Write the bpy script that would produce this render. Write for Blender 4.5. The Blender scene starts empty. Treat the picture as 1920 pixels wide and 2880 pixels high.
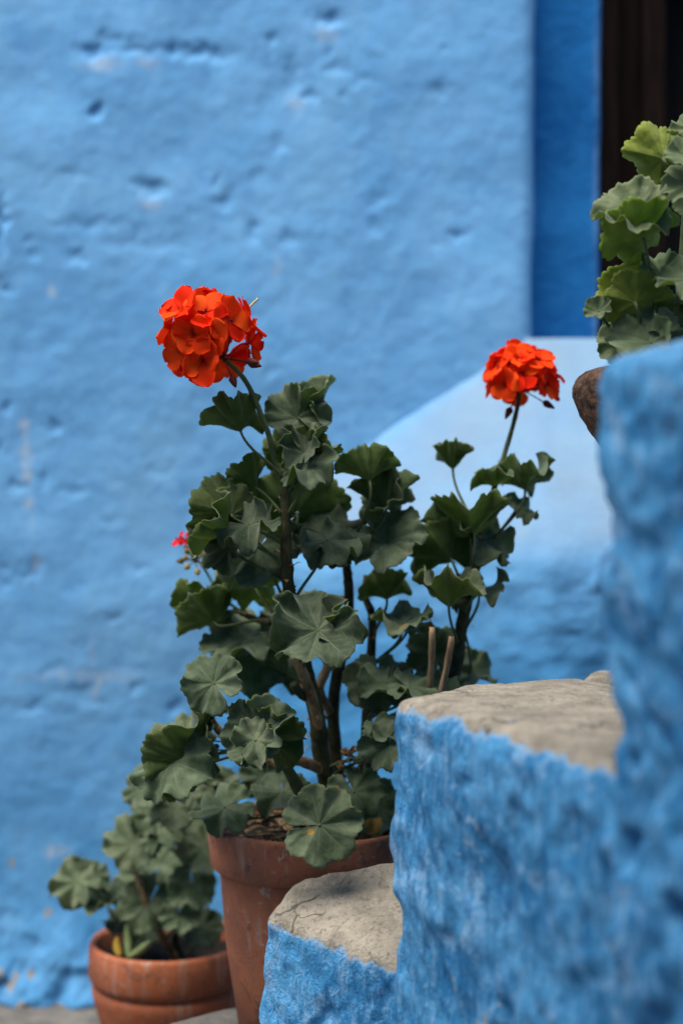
import bpy, bmesh, math, random
import numpy as np
from mathutils import Vector, Matrix

# ------------------------------------------------------------------ camera, sky, sun, exposure
SC = bpy.context.scene
COL = SC.collection
CAMZ = 0.78
cam_d = bpy.data.cameras.new('camera'); cam = bpy.data.objects.new('camera', cam_d); COL.objects.link(cam)
cam.location = (0, 0, CAMZ); cam.rotation_euler = (math.radians(90), 0, 0)
cam_d.sensor_fit = 'HORIZONTAL'; cam_d.sensor_width = 24.0; cam_d.lens = 50.0
cam_d.clip_start = 0.02; cam_d.clip_end = 200
cam_d.dof.use_dof = True; cam_d.dof.focus_distance = 1.55; cam_d.dof.aperture_fstop = 1.9
SC.camera = cam
w = bpy.data.worlds.new('World'); SC.world = w; w.use_nodes = True
nt = w.node_tree
sky = nt.nodes.new('ShaderNodeTexSky'); sky.sky_type = 'NISHITA'; sky.sun_disc = False
SUN_EL, SUN_AZ = math.radians(62), math.radians(220)   # azimuth clockwise from +Y
sky.sun_elevation = SUN_EL; sky.sun_rotation = SUN_AZ
sky.air_density = 1.0; sky.dust_density = 6.0; sky.ozone_density = 0.6; sky.altitude = 2300
nt.links.new(sky.outputs['Color'], nt.nodes['Background'].inputs['Color'])
nt.nodes['Background'].inputs['Strength'].default_value = 0.05
sun_d = bpy.data.lights.new('sun', 'SUN'); sun_d.energy = 2.4; sun_d.angle = math.radians(55); sun_d.color = (1.0, 0.95, 0.88)
sun = bpy.data.objects.new('sun', sun_d); COL.objects.link(sun)
sdir = Vector((math.sin(SUN_AZ)*math.cos(SUN_EL), math.cos(SUN_AZ)*math.cos(SUN_EL), math.sin(SUN_EL)))
sun.rotation_euler = sdir.to_track_quat('Z', 'Y').to_euler(); sun.location = (0, 0, 6)
vs = SC.view_settings
SC.display_settings.display_device = 'sRGB'
vs.view_transform = 'Standard'; vs.look = 'None'; vs.gamma = 1.0; vs.use_curve_mapping = False
vs.exposure = 1.82
SC.cycles.use_denoising = True
SC.cycles.max_bounces = 8; SC.cycles.diffuse_bounces = 5; SC.cycles.transmission_bounces = 6

# ------------------------------------------------------------------ helpers
F = 4000.0                                   # focal length in photograph pixels (1920 wide)
def px(x, y, d):                             # point of the place seen at photo position (x, y), d metres away
    return Vector(((x-960)*d/F, d, CAMZ-(y-1440)*d/F))
TL = {1: (400, 780, 2.6133), 2: (900, 900, 2.24), 3: (440, 1250, 2.3758), 4: (900, 1350, 2.24),
      5: (360, 1700, 2.0632), 6: (80, 2100, 2.1778), 7: (1500, 250, 2.24)}
def tp(t, x, y, d):
    a = TL[t]; return px(a[0]+x/a[2], a[1]+y/a[2], d)
def V(right, up, toward): return Vector((right, -toward, up))

def _hash(ix, iy, iz, seed):
    n = (ix*374761393 + iy*668265263 + iz*2147483647 + seed*974634777) & 0xffffffff
    n = ((n ^ (n >> 13))*1274126177) & 0xffffffff
    n = ((n ^ (n >> 16))*2246822519) & 0xffffffff
    return ((n ^ (n >> 15)) & 0xffffff)/float(0xffffff)*2-1
_G = np.random.RandomState(7).normal(size=(256, 3)); _G /= np.linalg.norm(_G, axis=1, keepdims=True)
def vnoise(P, freq, seed=0):
    Q = np.asarray(P, float)*freq + 100.0 + seed*0.37
    Q = Q @ np.array([[.80, -.48, .36], [.60, .64, -.48], [0, .60, .80]])   # turn the lattice away from the axes
    I = np.floor(Q).astype(np.int64); f = Q-I; w = f*f*f*(f*(f*6-15)+10)
    r = 0
    for dx in (0, 1):
        for dy in (0, 1):
            for dz in (0, 1):
                wgt = (w[:, 0] if dx else 1-w[:, 0])*(w[:, 1] if dy else 1-w[:, 1])*(w[:, 2] if dz else 1-w[:, 2])
                h = ((_hash(I[:, 0]+dx, I[:, 1]+dy, I[:, 2]+dz, seed)+1)*127.99).astype(np.int64)
                r = r + wgt*np.einsum('ij,ij->i', _G[h], f-np.array([dx, dy, dz]))
    return np.clip(r*1.7, -1, 1)
def fbm(P, freq, octv=4, seed=0, gain=0.5):
    a, s, r = 1.0, 0.0, 0
    for o in range(octv):
        r = r + a*vnoise(P, freq*2.03**o, seed+o*17); s += a; a *= gain
    return r/s

def mesh_from(name, verts, faces, smooth=True):
    me = bpy.data.meshes.new(name)
    me.from_pydata([tuple(v) for v in verts], [], [tuple(f) for f in faces]); me.update()
    if smooth: me.polygons.foreach_set('use_smooth', [True]*len(me.polygons))
    return me
def attr(me, name, vals):
    a = me.attributes.new(name, 'FLOAT', 'POINT'); a.data.foreach_set('value', np.asarray(vals, np.float32))
def obj(name, me, mat=None, parent=None, M=None):
    o = bpy.data.objects.new(name, me); COL.objects.link(o)
    if mat is not None and len(me.materials) == 0:
        for m in (mat if isinstance(mat, (list, tuple)) else [mat]): me.materials.append(m)
    W = M if M is not None else Matrix.Identity(4)
    if parent is not None:
        o.parent = parent; o.matrix_basis = WM[parent.name].inverted() @ W
    else: o.matrix_basis = W
    WM[o.name] = W
    return o
WM = {}
def thing(name, loc, label, cat, group=None):
    o = bpy.data.objects.new(name, None); COL.objects.link(o); o.empty_display_size = 0.05
    o.location = loc; WM[o.name] = Matrix.Translation(loc)
    return tag(o, label, cat, group)
def tag(o, label=None, cat=None, group=None, kind=None):
    if label: o['label'] = label
    if cat: o['category'] = cat
    if group: o['group'] = group
    if kind: o['kind'] = kind
    return o
def grid_faces(nu, nv, off=0, flip=False):
    fs = []
    for i in range(nu-1):
        for j in range(nv-1):
            a = off+i*nv+j; q = (a, a+nv, a+nv+1, a+1)
            fs.append(q[::-1] if flip else q)
    return fs
def catmull(P, n=8):
    P = [Vector(p) for p in P]; out = []
    for i in range(len(P)-1):
        p0 = P[max(i-1, 0)]; p1 = P[i]; p2 = P[i+1]; p3 = P[min(i+2, len(P)-1)]
        for k in range(n):
            t = k/n
            out.append(0.5*((2*p1)+(p2-p0)*t+(2*p0-5*p1+4*p2-p3)*t*t+(3*p1-p0-3*p2+p3)*t**3))
    out.append(P[-1]); return out
def tube(path, rad, n=8, knob=0.0, seed=0, caps=True):
    rng = random.Random(seed); V_, F_ = [], []
    up = Vector((0.3, 0.9, 0.2)); L = len(path)
    for i, p in enumerate(path):
        t = (path[min(i+1, L-1)]-path[max(i-1, 0)]).normalized()
        a = t.cross(up)
        if a.length < 1e-4: a = t.cross(Vector((1, 0, 0)))
        a.normalize(); b = a.cross(t); up = b.cross(t)*-1 if False else up
        r = rad(i/(L-1)) if callable(rad) else rad[0]+(rad[1]-rad[0])*i/(L-1)
        for k in range(n):
            q = 2*math.pi*k/n; rr = r*(1+knob*rng.uniform(-1, 1))
            V_.append(p+a*math.cos(q)*rr+b*math.sin(q)*rr)
    for i in range(L-1):
        for k in range(n):
            F_.append((i*n+k, i*n+(k+1) % n, (i+1)*n+(k+1) % n, (i+1)*n+k))
    if caps:
        F_.append(tuple(range(n))[::-1]); F_.append(tuple((L-1)*n+k for k in range(n)))
    return V_, F_
class MB:
    def __init__(s): s.v, s.f = [], []
    def add(s, v, f):
        o = len(s.v); s.v += list(v); s.f += [tuple(i+o for i in q) for q in f]; return s
    def mesh(s, name, smooth=True): return mesh_from(name, s.v, s.f, smooth)
def lathe(prof, n=64, wob=0.0, seed=0):
    V_, F_ = [], []; m = len(prof)
    rng = np.random.RandomState(seed); ph = rng.rand(3)*6.28
    for k in range(n):
        a = 2*math.pi*k/n
        for j, (r, z) in enumerate(prof):
            q = 1+wob*(math.sin(2*a+ph[0])+0.6*math.sin(3*a+ph[1]+z*20)+0.4*math.sin(5*a+ph[2]-z*31))
            V_.append(Vector((r*q*math.cos(a), r*q*math.sin(a), z)))
    for k in range(n):
        for j in range(m-1):
            b = ((k+1) % n)*m
            F_.append((k*m+j, b+j, b+j+1, k*m+j+1))
    return V_, F_

# ------------------------------------------------------------------ materials
class NT:
    def __init__(s, name, rough=0.8, spec=0.3):
        s.m = bpy.data.materials.new(name); s.m.use_nodes = True; s.t = s.m.node_tree; s.n = s.t.nodes
        s.b = s.n['Principled BSDF']; s.b.inputs['Roughness'].default_value = rough
        s.b.inputs['Specular IOR Level'].default_value = spec
    def new(s, t, **k):
        x = s.n.new('ShaderNode'+t)
        for a, v in k.items(): setattr(x, a, v)
        return x
    def link(s, a, b): s.t.links.new(a, b)
    def setv(s, sock, v):
        if hasattr(v, 'is_linked') or isinstance(v, bpy.types.NodeSocket): s.link(v, sock)
        else: sock.default_value = v
    def coord(s, scale=(1, 1, 1), rot=(0, 0, 0)):
        c = s.new('TexCoord'); m = s.new('Mapping'); m.inputs['Scale'].default_value = scale; m.inputs['Rotation'].default_value = rot
        s.link(c.outputs['Object'], m.inputs['Vector']); return m.outputs['Vector']
    def noise(s, vec, scale, detail=4, rough=0.55, dist=0.0):
        n = s.new('TexNoise'); n.inputs['Scale'].default_value = scale; n.inputs['Detail'].default_value = detail
        n.inputs['Roughness'].default_value = rough; n.inputs['Distortion'].default_value = dist
        s.link(vec, n.inputs['Vector']); return n.outputs['Fac']
    def ramp(s, fac, lo, hi):
        r = s.new('MapRange'); r.clamp = True; r.interpolation_type = 'SMOOTHSTEP'
        s.link(fac, r.inputs[0]); r.inputs[1].default_value = lo; r.inputs[2].default_value = hi; return r.outputs[0]
    def mix(s, f, a, b):
        x = s.new('Mix', data_type='RGBA')
        s.setv(x.inputs[0], f)
        for sock, v in ((x.inputs[6], a), (x.inputs[7], b)):
            if isinstance(v, tuple): sock.default_value = (v+(1,))[:4]
            else: s.link(v, sock)
        return x.outputs[2]
    def math(s, op, a, b=None, clamp=False):
        x = s.new('Math', operation=op); x.use_clamp = clamp; s.setv(x.inputs[0], a)
        if b is not None: s.setv(x.inputs[1], b)
        return x.outputs[0]
    def at(s, name): return s.new('Attribute', attribute_name=name).outputs['Fac']
    def bump(s, h, strength=0.5, dist=0.01, prev=None):
        b = s.new('Bump'); b.inputs['Strength'].default_value = strength; b.inputs['Distance'].default_value = dist
        s.link(h, b.inputs['Height'])
        if prev is not None: s.link(prev, b.inputs['Normal'])
        return b.outputs['Normal']
    def col(s, c): s.setv(s.b.inputs['Base Color'], c if not isinstance(c, tuple) else c+(1,))
    def nrm(s, n): s.link(n, s.b.inputs['Normal'])

def mat_wall():
    a = NT('blue_limewash_plaster', 0.9, 0.15); v = a.coord()
    big = a.noise(v, 5.0, 5, 0.6); med = a.noise(a.coord((1, 1, 0.6)), 26, 5, 0.65); fine = a.noise(v, 120, 4, 0.6)
    c = a.mix(a.ramp(big, 0.3, 0.7), (0.120, 0.330, 0.595), (0.165, 0.395, 0.660))
    c = a.mix(a.math('MULTIPLY', a.ramp(med, 0.5, 0.75), 0.5), c, (0.19, 0.42, 0.63))
    cloud = a.noise(v, 2.6, 4, 0.6, 0.5)
    c = a.mix(a.math('MULTIPLY', a.ramp(cloud, 0.52, 0.72), 0.45), c, (0.20, 0.42, 0.61))
    c = a.mix(a.math('MULTIPLY', a.ramp(cloud, 0.48, 0.28), 0.35), c, (0.075, 0.27, 0.52))
    c = a.mix(a.math('MULTIPLY', a.ramp(med, 0.46, 0.25), 0.5), c, (0.075, 0.25, 0.52))
    c = a.mix(a.math('MULTIPLY', a.at('foot_shade'), 0.8), c, (0.040, 0.205, 0.42))  # light falloff toward the foot, put into the paint colour
    c = a.mix(a.math('MULTIPLY', a.at('pale'), 0.72), c, (0.215, 0.25, 0.272))
    c = a.mix(a.math('MULTIPLY', a.at('scuff'), 0.9), c, (0.46, 0.50, 0.54))
    c = a.mix(a.ramp(a.at('chip'), 0.35, 0.65), c, (0.29, 0.26, 0.22))
    a.col(c)
    a.nrm(a.bump(fine, 0.2, 0.003, a.bump(med, 0.28, 0.010)))
    return a.m
def mat_recess():
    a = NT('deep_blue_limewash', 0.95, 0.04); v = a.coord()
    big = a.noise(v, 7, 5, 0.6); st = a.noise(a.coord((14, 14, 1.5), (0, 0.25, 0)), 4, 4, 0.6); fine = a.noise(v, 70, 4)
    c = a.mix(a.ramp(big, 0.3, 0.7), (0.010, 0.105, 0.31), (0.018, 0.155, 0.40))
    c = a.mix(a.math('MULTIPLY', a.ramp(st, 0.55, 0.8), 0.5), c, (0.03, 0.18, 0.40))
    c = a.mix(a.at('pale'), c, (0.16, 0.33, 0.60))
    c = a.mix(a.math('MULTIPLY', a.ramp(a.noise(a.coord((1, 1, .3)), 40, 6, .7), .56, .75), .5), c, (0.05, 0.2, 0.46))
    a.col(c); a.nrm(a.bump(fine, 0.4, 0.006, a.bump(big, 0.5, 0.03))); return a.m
def mat_block():
    a = NT('blue_painted_sillar_stone', 0.9, 0.2); v = a.coord()
    big = a.noise(v, 14, 6, 0.68, 0.6); streak = a.noise(a.coord((1, 1, 0.55), (0.2, 0.5, 0.3)), 95, 6, 0.7, 0.6)
    fine = a.noise(v, 260, 5, 0.65)
    p = a.mix(a.ramp(big, 0.38, 0.62), (0.024, 0.180, 0.39), (0.085, 0.330, 0.60))
    p = a.mix(a.math('MULTIPLY', a.ramp(streak, 0.5, 0.72), 0.75), p, (0.24, 0.48, 0.72))
    p = a.mix(a.math('MULTIPLY', a.ramp(streak, 0.47, 0.28), 0.8), p, (0.010, 0.105, 0.27))
    br = a.noise(a.coord((1, 1, 0.12), (0.35, 0.45, 0.2)), 120, 5, 0.6)
    p = a.mix(a.math('MULTIPLY', a.ramp(br, 0.53, 0.72), 0.6), p, (0.26, 0.48, 0.74))
    p = a.mix(a.math('MULTIPLY', a.ramp(br, 0.45, 0.30), 0.5), p, (0.012, 0.10, 0.29))
    wear = a.math('MULTIPLY', a.ramp(a.noise(v, 17, 6, 0.72, 0.7), 0.54, 0.63), 0.55)
    p = a.mix(wear, p, (0.31, 0.52, 0.74))
    p = a.mix(a.math('MULTIPLY', a.ramp(a.noise(a.coord((1, 1, 1), (1, 2, 3)), 21, 6, 0.7, 0.8), 0.55, 0.66), 0.6), p, (0.016, 0.13, 0.34))
    sp = a.noise(v, 150, 4, 0.7)
    s1 = a.noise(v, 22, 5, 0.65)
    s = a.mix(a.ramp(s1, 0.3, 0.7), (0.235, 0.205, 0.158), (0.43, 0.375, 0.29))
    s = a.mix(a.math('MULTIPLY', a.ramp(sp, 0.50, 0.70), 0.75), s, (0.12, 0.105, 0.085))
    s = a.mix(a.math('MULTIPLY', a.ramp(a.noise(v, 34, 6, 0.75, 0.8), 0.55, 0.72), 0.65), s, (0.15, 0.14, 0.115))
    s = a.mix(a.math('MULTIPLY', a.ramp(a.noise(v, 320, 3), 0.6, 0.75), 0.5), s, (0.5, 0.45, 0.38))
    vo = a.new('TexVoronoi', feature='DISTANCE_TO_EDGE'); vo.inputs['Scale'].default_value = 11
    dv = a.new('VectorMath', operation='ADD'); nz_ = a.new('TexNoise'); nz_.inputs['Scale'].default_value = 24; a.link(v, nz_.inputs['Vector'])
    sc_ = a.new('VectorMath', operation='SCALE'); sc_.inputs['Scale'].default_value = 0.09; a.link(nz_.outputs['Color'], sc_.inputs[0]); a.link(v, dv.inputs[0]); a.link(sc_.outputs[0], dv.inputs[1]); a.link(dv.outputs[0], vo.inputs['Vector'])
    crack = a.math('MULTIPLY', a.ramp(vo.outputs['Distance'], 0.030, 0.004), a.ramp(a.noise(v, 9, 3), 0.5, 0.62))
    s = a.mix(a.math('MULTIPLY', crack, 0.75), s, (0.05, 0.045, 0.035))
    s = a.mix(a.math('MULTIPLY', a.ramp(a.noise(v, 46, 5, 0.7), 0.66, 0.72), 0.55), s, (0.16, 0.27, 0.38))
    f = a.math('ADD', a.at('bare'), a.math('MULTIPLY', a.math('SUBTRACT', a.noise(v, 110, 5, 0.7), 0.5), 1.15))
    fac = a.ramp(f, 0.42, 0.62)
    pale = a.math('MULTIPLY', a.math('MULTIPLY', a.ramp(f, 0.2, 0.45), a.ramp(f, 0.62, 0.5)), 0.5)
    p = a.mix(pale, p, (0.36, 0.48, 0.58))
    a.col(a.mix(fac, p, s))
    a.nrm(a.bump(fine, 0.7, 0.004, a.bump(br, 0.45, 0.004, a.bump(streak, 0.7, 0.007))))
    return a.m
def mat_terracotta(name, c1, c2, grime, gz=None):
    a = NT(name, 0.75, 0.3); v = a.coord()
    n1 = a.noise(v, 12, 5, 0.6); n2 = a.noise(a.coord((1, 1, 0.25)), 45, 5, 0.65); n3 = a.noise(v, 220, 4, 0.6)
    c = a.mix(a.ramp(n1, 0.3, 0.7), c1, c2)
    c = a.mix(a.math('MULTIPLY', a.ramp(n2, 0.48, 0.75), 0.6), c, grime)
    c = a.mix(a.math('MULTIPLY', a.ramp(a.noise(v, 70, 3, 0.5), 0.64, 0.72), 0.35), c, (0.42, 0.28, 0.2))
    drip = a.noise(a.coord((1, 1, 0.10)), 55, 5, 0.65); bl = a.noise(v, 26, 6, 0.72, 0.5)
    c = a.mix(a.math('MULTIPLY', a.ramp(drip, 0.54, 0.68), 0.55), c, (0.36, 0.25, 0.19))
    c = a.mix(a.math('MULTIPLY', a.ramp(bl, 0.53, 0.66), 0.65), c, (0.085, 0.05, 0.035))
    c = a.mix(a.math('MULTIPLY', a.ramp(a.noise(v, 38, 6, 0.75, 0.6), 0.60, 0.67), 0.65), c, (0.42, 0.34, 0.29))
    a.col(c); a.nrm(a.bump(n3, 0.4, 0.002, a.bump(bl, 0.3, 0.004))); return a.m
def mat_simple(name, c1, c2, scale=40, rough=0.85, bump=0.4, dist=0.004, stretch=(1, 1, 1)):
    a = NT(name, rough, 0.25); v = a.coord(stretch); n = a.noise(v, scale, 5, 0.65)
    a.col(a.mix(a.ramp(n, 0.3, 0.7), c1, c2)); a.nrm(a.bump(n, bump, dist)); return a.m
def mat_leaf(name, c_lo, c_hi, vein, under=False, trans=0.44, sheen=0.3):
    a = NT(name, 0.62, 0.25); v = a.coord()
    info = a.new('ObjectInfo').outputs['Random']
    uv = a.new('UVMap', uv_map='UVMap'); sep = a.new('SeparateXYZ'); a.link(uv.outputs['UV'], sep.inputs[0])
    u, r = sep.outputs[0], sep.outputs[1]
    e = a.math('ABSOLUTE', a.math('SUBTRACT', a.math('FRACT', a.math('ADD', u, 0.5)), 0.5))
    vd = a.math('MULTIPLY', e, a.math('ADD', r, 0.05))
    vm = a.math('MULTIPLY', a.ramp(vd, 0.035, 0.006), a.ramp(r, 1.0, 0.45))
    # side veins
    e2 = a.math('ABSOLUTE', a.math('SUBTRACT', a.math('FRACT', a.math('SUBTRACT', a.math('MULTIPLY', r, 5.0), a.math('MULTIPLY', e, 4.0))), 0.5))
    v2 = a.math('MULTIPLY', a.ramp(e2, 0.09, 0.02), 0.35)
    mott = a.noise(v, 160, 4, 0.6)
    big = a.noise(v, 32, 3, 0.5)
    c = a.mix(a.ramp(big, 0.38, 0.62), c_lo, c_hi)
    hsv = a.new('HueSaturation'); a.link(c, hsv.inputs['Color'])
    a.link(a.math('ADD', a.math('MULTIPLY', info, 0.62), 0.70), hsv.inputs['Value'])
    a.link(a.math('SUBTRACT', 0.508, a.math('MULTIPLY', a.math('FRACT', a.math('MULTIPLY', info, 7.3)), 0.03)), hsv.inputs['Hue'])
    c = hsv.outputs['Color']
    zone = a.math('MULTIPLY', a.math('MULTIPLY', a.ramp(a.math('ADD', r, a.math('MULTIPLY', big, .25)), 0.48, 0.60), a.ramp(a.math('ADD', r, a.math('MULTIPLY', big, .25)), 0.86, 0.70)), 0.38)
    c = a.mix(zone, c, (c_lo[0]*.55, c_lo[1]*.6, c_lo[2]*.55))
    c = a.mix(a.math('MULTIPLY', a.ramp(mott, 0.5, 0.75), 0.2), c, vein)
    c = a.mix(a.math('MAXIMUM', a.math('MULTIPLY', vm, 0.45), v2), c, vein)
    sc = a.ramp(a.math('ADD', a.at('scorch'), a.math('MULTIPLY', a.math('SUBTRACT', mott, 0.5), 0.8)), 0.45, 0.62)
    c = a.mix(sc, c, (0.50, 0.30, 0.06))
    a.col(c)
    a.b.inputs['Sheen Weight'].default_value = sheen; a.b.inputs['Sheen Roughness'].default_value = 0.5
    a.b.inputs['Sheen Tint'].default_value = (0.85, 0.92, 0.82, 1)
    nrm = a.bump(a.noise(v, 420, 3, 0.6), 0.3, 0.0006, a.bump(a.noise(v, 95, 3, 0.6, 0.5), 0.5, 0.0025, a.bump(a.math('ADD', vm, v2), 0.35 if under else -0.35, 0.0012)))
    a.nrm(nrm)
    tr = a.new('BsdfTranslucent'); a.link(a.mix(0.55, c, (0.30, 0.42, 0.03)), tr.inputs['Color'])
    ms = a.new('MixShader'); ms.inputs[0].default_value = trans
    a.link(a.b.outputs[0], ms.inputs[1]); a.link(tr.outputs[0], ms.inputs[2])
    a.link(ms.outputs[0], a.n['Material Output'].inputs['Surface']); return a.m
def mat_petal(name, c1, c2, base):
    a = NT(name, 0.7, 0.06)
    uv = a.new('UVMap', uv_map='UVMap'); sep = a.new('SeparateXYZ'); a.link(uv.outputs['UV'], sep.inputs[0])
    info = a.new('ObjectInfo').outputs['Random']
    line = a.noise(a.coord((1, 0.12, 1)), 900, 3, 0.5)
    c = a.mix(info, c1, c2)
    c = a.mix(a.math('MULTIPLY', a.ramp(line, 0.5, 0.7), 0.4), c, base)
    c = a.mix(a.math('MULTIPLY', a.ramp(sep.outputs[1], 0.35, 0.05), 0.7), c, base)
    a.col(c); a.nrm(a.bump(line, 0.15, 0.0008))
    tr = a.new('BsdfTranslucent'); a.link(a.mix(0.6, c, (0.75, 0.006, 0.003)), tr.inputs['Color'])
    ms = a.new('MixShader'); ms.inputs[0].default_value = 0.30
    a.link(a.b.outputs[0], ms.inputs[1]); a.link(tr.outputs[0], ms.inputs[2])
    a.link(ms.outputs[0], a.n['Material Output'].inputs['Surface']); return a.m

M = {}
M['wall'] = mat_wall(); M['recess'] = mat_recess(); M['block'] = mat_block()
M['pot'] = mat_terracotta('weathered_terracotta', (0.26, 0.088, 0.045), (0.38, 0.130, 0.060), (0.18, 0.095, 0.065))
M['bowl'] = mat_terracotta('orange_terracotta', (0.30, 0.085, 0.035), (0.40, 0.115, 0.045), (0.20, 0.09, 0.055))
M['urn'] = mat_simple('rough_brown_clay', (0.03, 0.018, 0.012), (0.17, 0.09, 0.05), 110, 0.9, 0.8, 0.008)
M['soil'] = mat_simple('dark_soil', (0.012, 0.009, 0.007), (0.05, 0.035, 0.024), 120, 0.95, 1.0, 0.01)
M['ground'] = mat_simple('worn_stone_paving', (0.09, 0.085, 0.075), (0.19, 0.17, 0.145), 25, 0.9, 0.5, 0.01)
M['litter'] = mat_simple('dry_brown_litter', (0.14, 0.08, 0.035), (0.42, 0.28, 0.14), 60, 0.9, 0.3, 0.003)
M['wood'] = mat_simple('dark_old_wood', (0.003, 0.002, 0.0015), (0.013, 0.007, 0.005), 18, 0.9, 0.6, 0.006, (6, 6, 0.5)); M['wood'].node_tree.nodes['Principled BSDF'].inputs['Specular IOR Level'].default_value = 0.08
M['inside_dark'] = mat_simple('painted_dark_interior', (0.004, 0.003, 0.003), (0.010, 0.008, 0.007), 18, 0.8, 0.5, 0.006, (6, 6, 0.5))  # near-black colour stands in for the unlit space behind the door frame
M['stake'] = mat_simple('dry_cane', (0.14, 0.09, 0.05), (0.36, 0.25, 0.14), 45, 0.8, 0.3, 0.003, (3, 3, 0.4))
M['metal'] = mat_simple('grey_galvanised_metal', (0.22, 0.23, 0.24), (0.36, 0.37, 0.38), 30, 0.5, 0.1, 0.002)
M['stem'] = mat_simple('green_stem', (0.035, 0.055, 0.018), (0.075, 0.10, 0.035), 90, 0.7, 0.3, 0.002)
M['bark'] = mat_simple('woody_geranium_stem', (0.020, 0.027, 0.011), (0.072, 0.066, 0.028), 70, 0.9, 0.7, 0.005)
M['petiole'] = mat_simple('petiole_green', (0.06, 0.085, 0.03), (0.11, 0.14, 0.055), 60, 0.7, 0.2, 0.001)
M['scale'] = mat_simple('papery_stipule', (0.22, 0.12, 0.06), (0.40, 0.26, 0.15), 80, 0.9, 0.2, 0.001)
M['bud'] = mat_simple('dark_red_bud', (0.05, 0.02, 0.012), (0.16, 0.02, 0.015), 200, 0.7, 0.2, 0.001)
M['style'] = mat_simple('pale_yellow_style', (0.45, 0.42, 0.16), (0.6, 0.55, 0.25), 200, 0.7, 0.1, 0.001)
M['withered'] = mat_simple('withered_yellow_brown', (0.10, 0.07, 0.02), (0.30, 0.22, 0.05), 150, 0.8, 0.3, 0.002)
M['lt'] = mat_leaf('leaf_upper', (0.075, 0.120, 0.054), (0.180, 0.230, 0.125), (0.26, 0.30, 0.18), sheen=.45)
M['lu'] = mat_leaf('leaf_underside', (0.070, 0.115, 0.022), (0.125, 0.180, 0.040), (0.15, 0.19, 0.08), True)
M['le'] = mat_simple('leaf_margin', (0.14, 0.17, 0.09), (0.22, 0.25, 0.14), 200, 0.8, 0.1, 0.001)  # paler than the blade: rim highlight put into the edge colour
M['lt2'] = mat_leaf('fresh_leaf_upper', (0.15, 0.21, 0.085), (0.24, 0.30, 0.15), (0.21, 0.27, 0.17), False, 0.4)
M['lu2'] = mat_leaf('fresh_leaf_underside', (0.22, 0.31, 0.03), (0.30, 0.38, 0.05), (0.20, 0.27, 0.09), True, 0.5)
M['petal'] = mat_petal('vermilion_petal', (0.86, 0.018, 0.003), (1.0, 0.112, 0.010), (0.45, 0.006, 0.004))
M['petal2'] = mat_petal('crimson_pink_petal', (0.80, 0.02, 0.03), (0.85, 0.03, 0.05), (0.5, 0.01, 0.01))

# ------------------------------------------------------------------ ground
def build_ground():
    n = 90; s = np.sign(np.linspace(-1, 1, n))*np.abs(np.linspace(-1, 1, n))**2.2*9
    X, Y = np.meshgrid(s, s+1.9, indexing='ij')
    P = np.stack([X.ravel(), Y.ravel(), np.zeros(n*n)], 1)
    P[:, 2] = fbm(P, 4, 4, 3)*0.008*np.exp(-((P[:, 0])**2+(P[:, 1]-1.9)**2)/4)-0.004
    tag(obj('ground', mesh_from('ground', P, grid_faces(n, n)), M['ground']), kind='structure')
build_ground()

# ------------------------------------------------------------------ blue wall
WD = 2.30
def wall_disp(P, seed):
    return fbm(P, 3.0, 3, seed)*0.011+fbm(P, 9, 3, seed+5)*0.0027+fbm(P*np.array([1, 1, 1.3]), 30, 3, seed+6)*0.0013
PITS = []   # (photo x, photo y, half width px, half height px, depth m)
for x, y, a, b, dp in ((430, 235, 60, 26, .016), (620, 228, 80, 24, .012), (500, 180, 50, 18, .010), (800, 232, 36, 22, .014), (940, 240, 85, 26, .016), (1250, 190, 24, 40, .012),
                       (1340, 340, 30, 60, .010), (1500, 85, 50, 26, .016), (445, 510, 24, 30, .018), (690, 860, 55, 28, .018), (1160, 1060, 26, 30, .010),
                       (1540, 320, 50, 26, .010), (20, 1320, 32, 26, .014), (360, 1180, 40, 22, .010), (700, 1120, 150, 30, .006), (330, 800, 60, 26, .005),
                       (5, 1020, 20, 100, .02), (400, 1030, 160, 20, .005), (1190, 800, 30, 40, .006), (1040, 900, 40, 40, .005)):
    PITS.append((x/1.633, y/1.633, a/1.633, b/1.633, dp))
for x, y, a, b, dp in ((390, 275, 55, 26, .013), (40, 130, 36, 26, .012), (130, 690, 70, 26, .008), (540, 730, 80, 24, .008), (1170, 585, 60, 22, .006), (0, 430, 22, 36, .014), (1030, 1290, 60, 20, .006),
                       (200, 1360, 60, 24, .007), (850, 1660, 70, 30, .006), (600, 2230, 90, 50, .008), (20, 1420, 50, 50, .006), (990, 2180, 40, 26, .008), (700, 2310, 50, 30, .006), (1290, 2330, 50, 40, .01), (240, 2330, 70, 34, .008), (800, 960, 70, 20, .005)):
    PITS.append((x/2.613, 1100+y/2.613, a/2.613, b/2.613, dp))
for x, y, a, b, dp in ((1240, 260, 16, 24, .009), (1020, 230, 40, 14, .006), (1290, 660, 22, 14, .010), (1050, 640, 20, 16, .008), (870, 270, 16, 12, .008), (1060, 560, 30, 16, .006)):
    PITS.append((x, y, a, b, dp))
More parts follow.
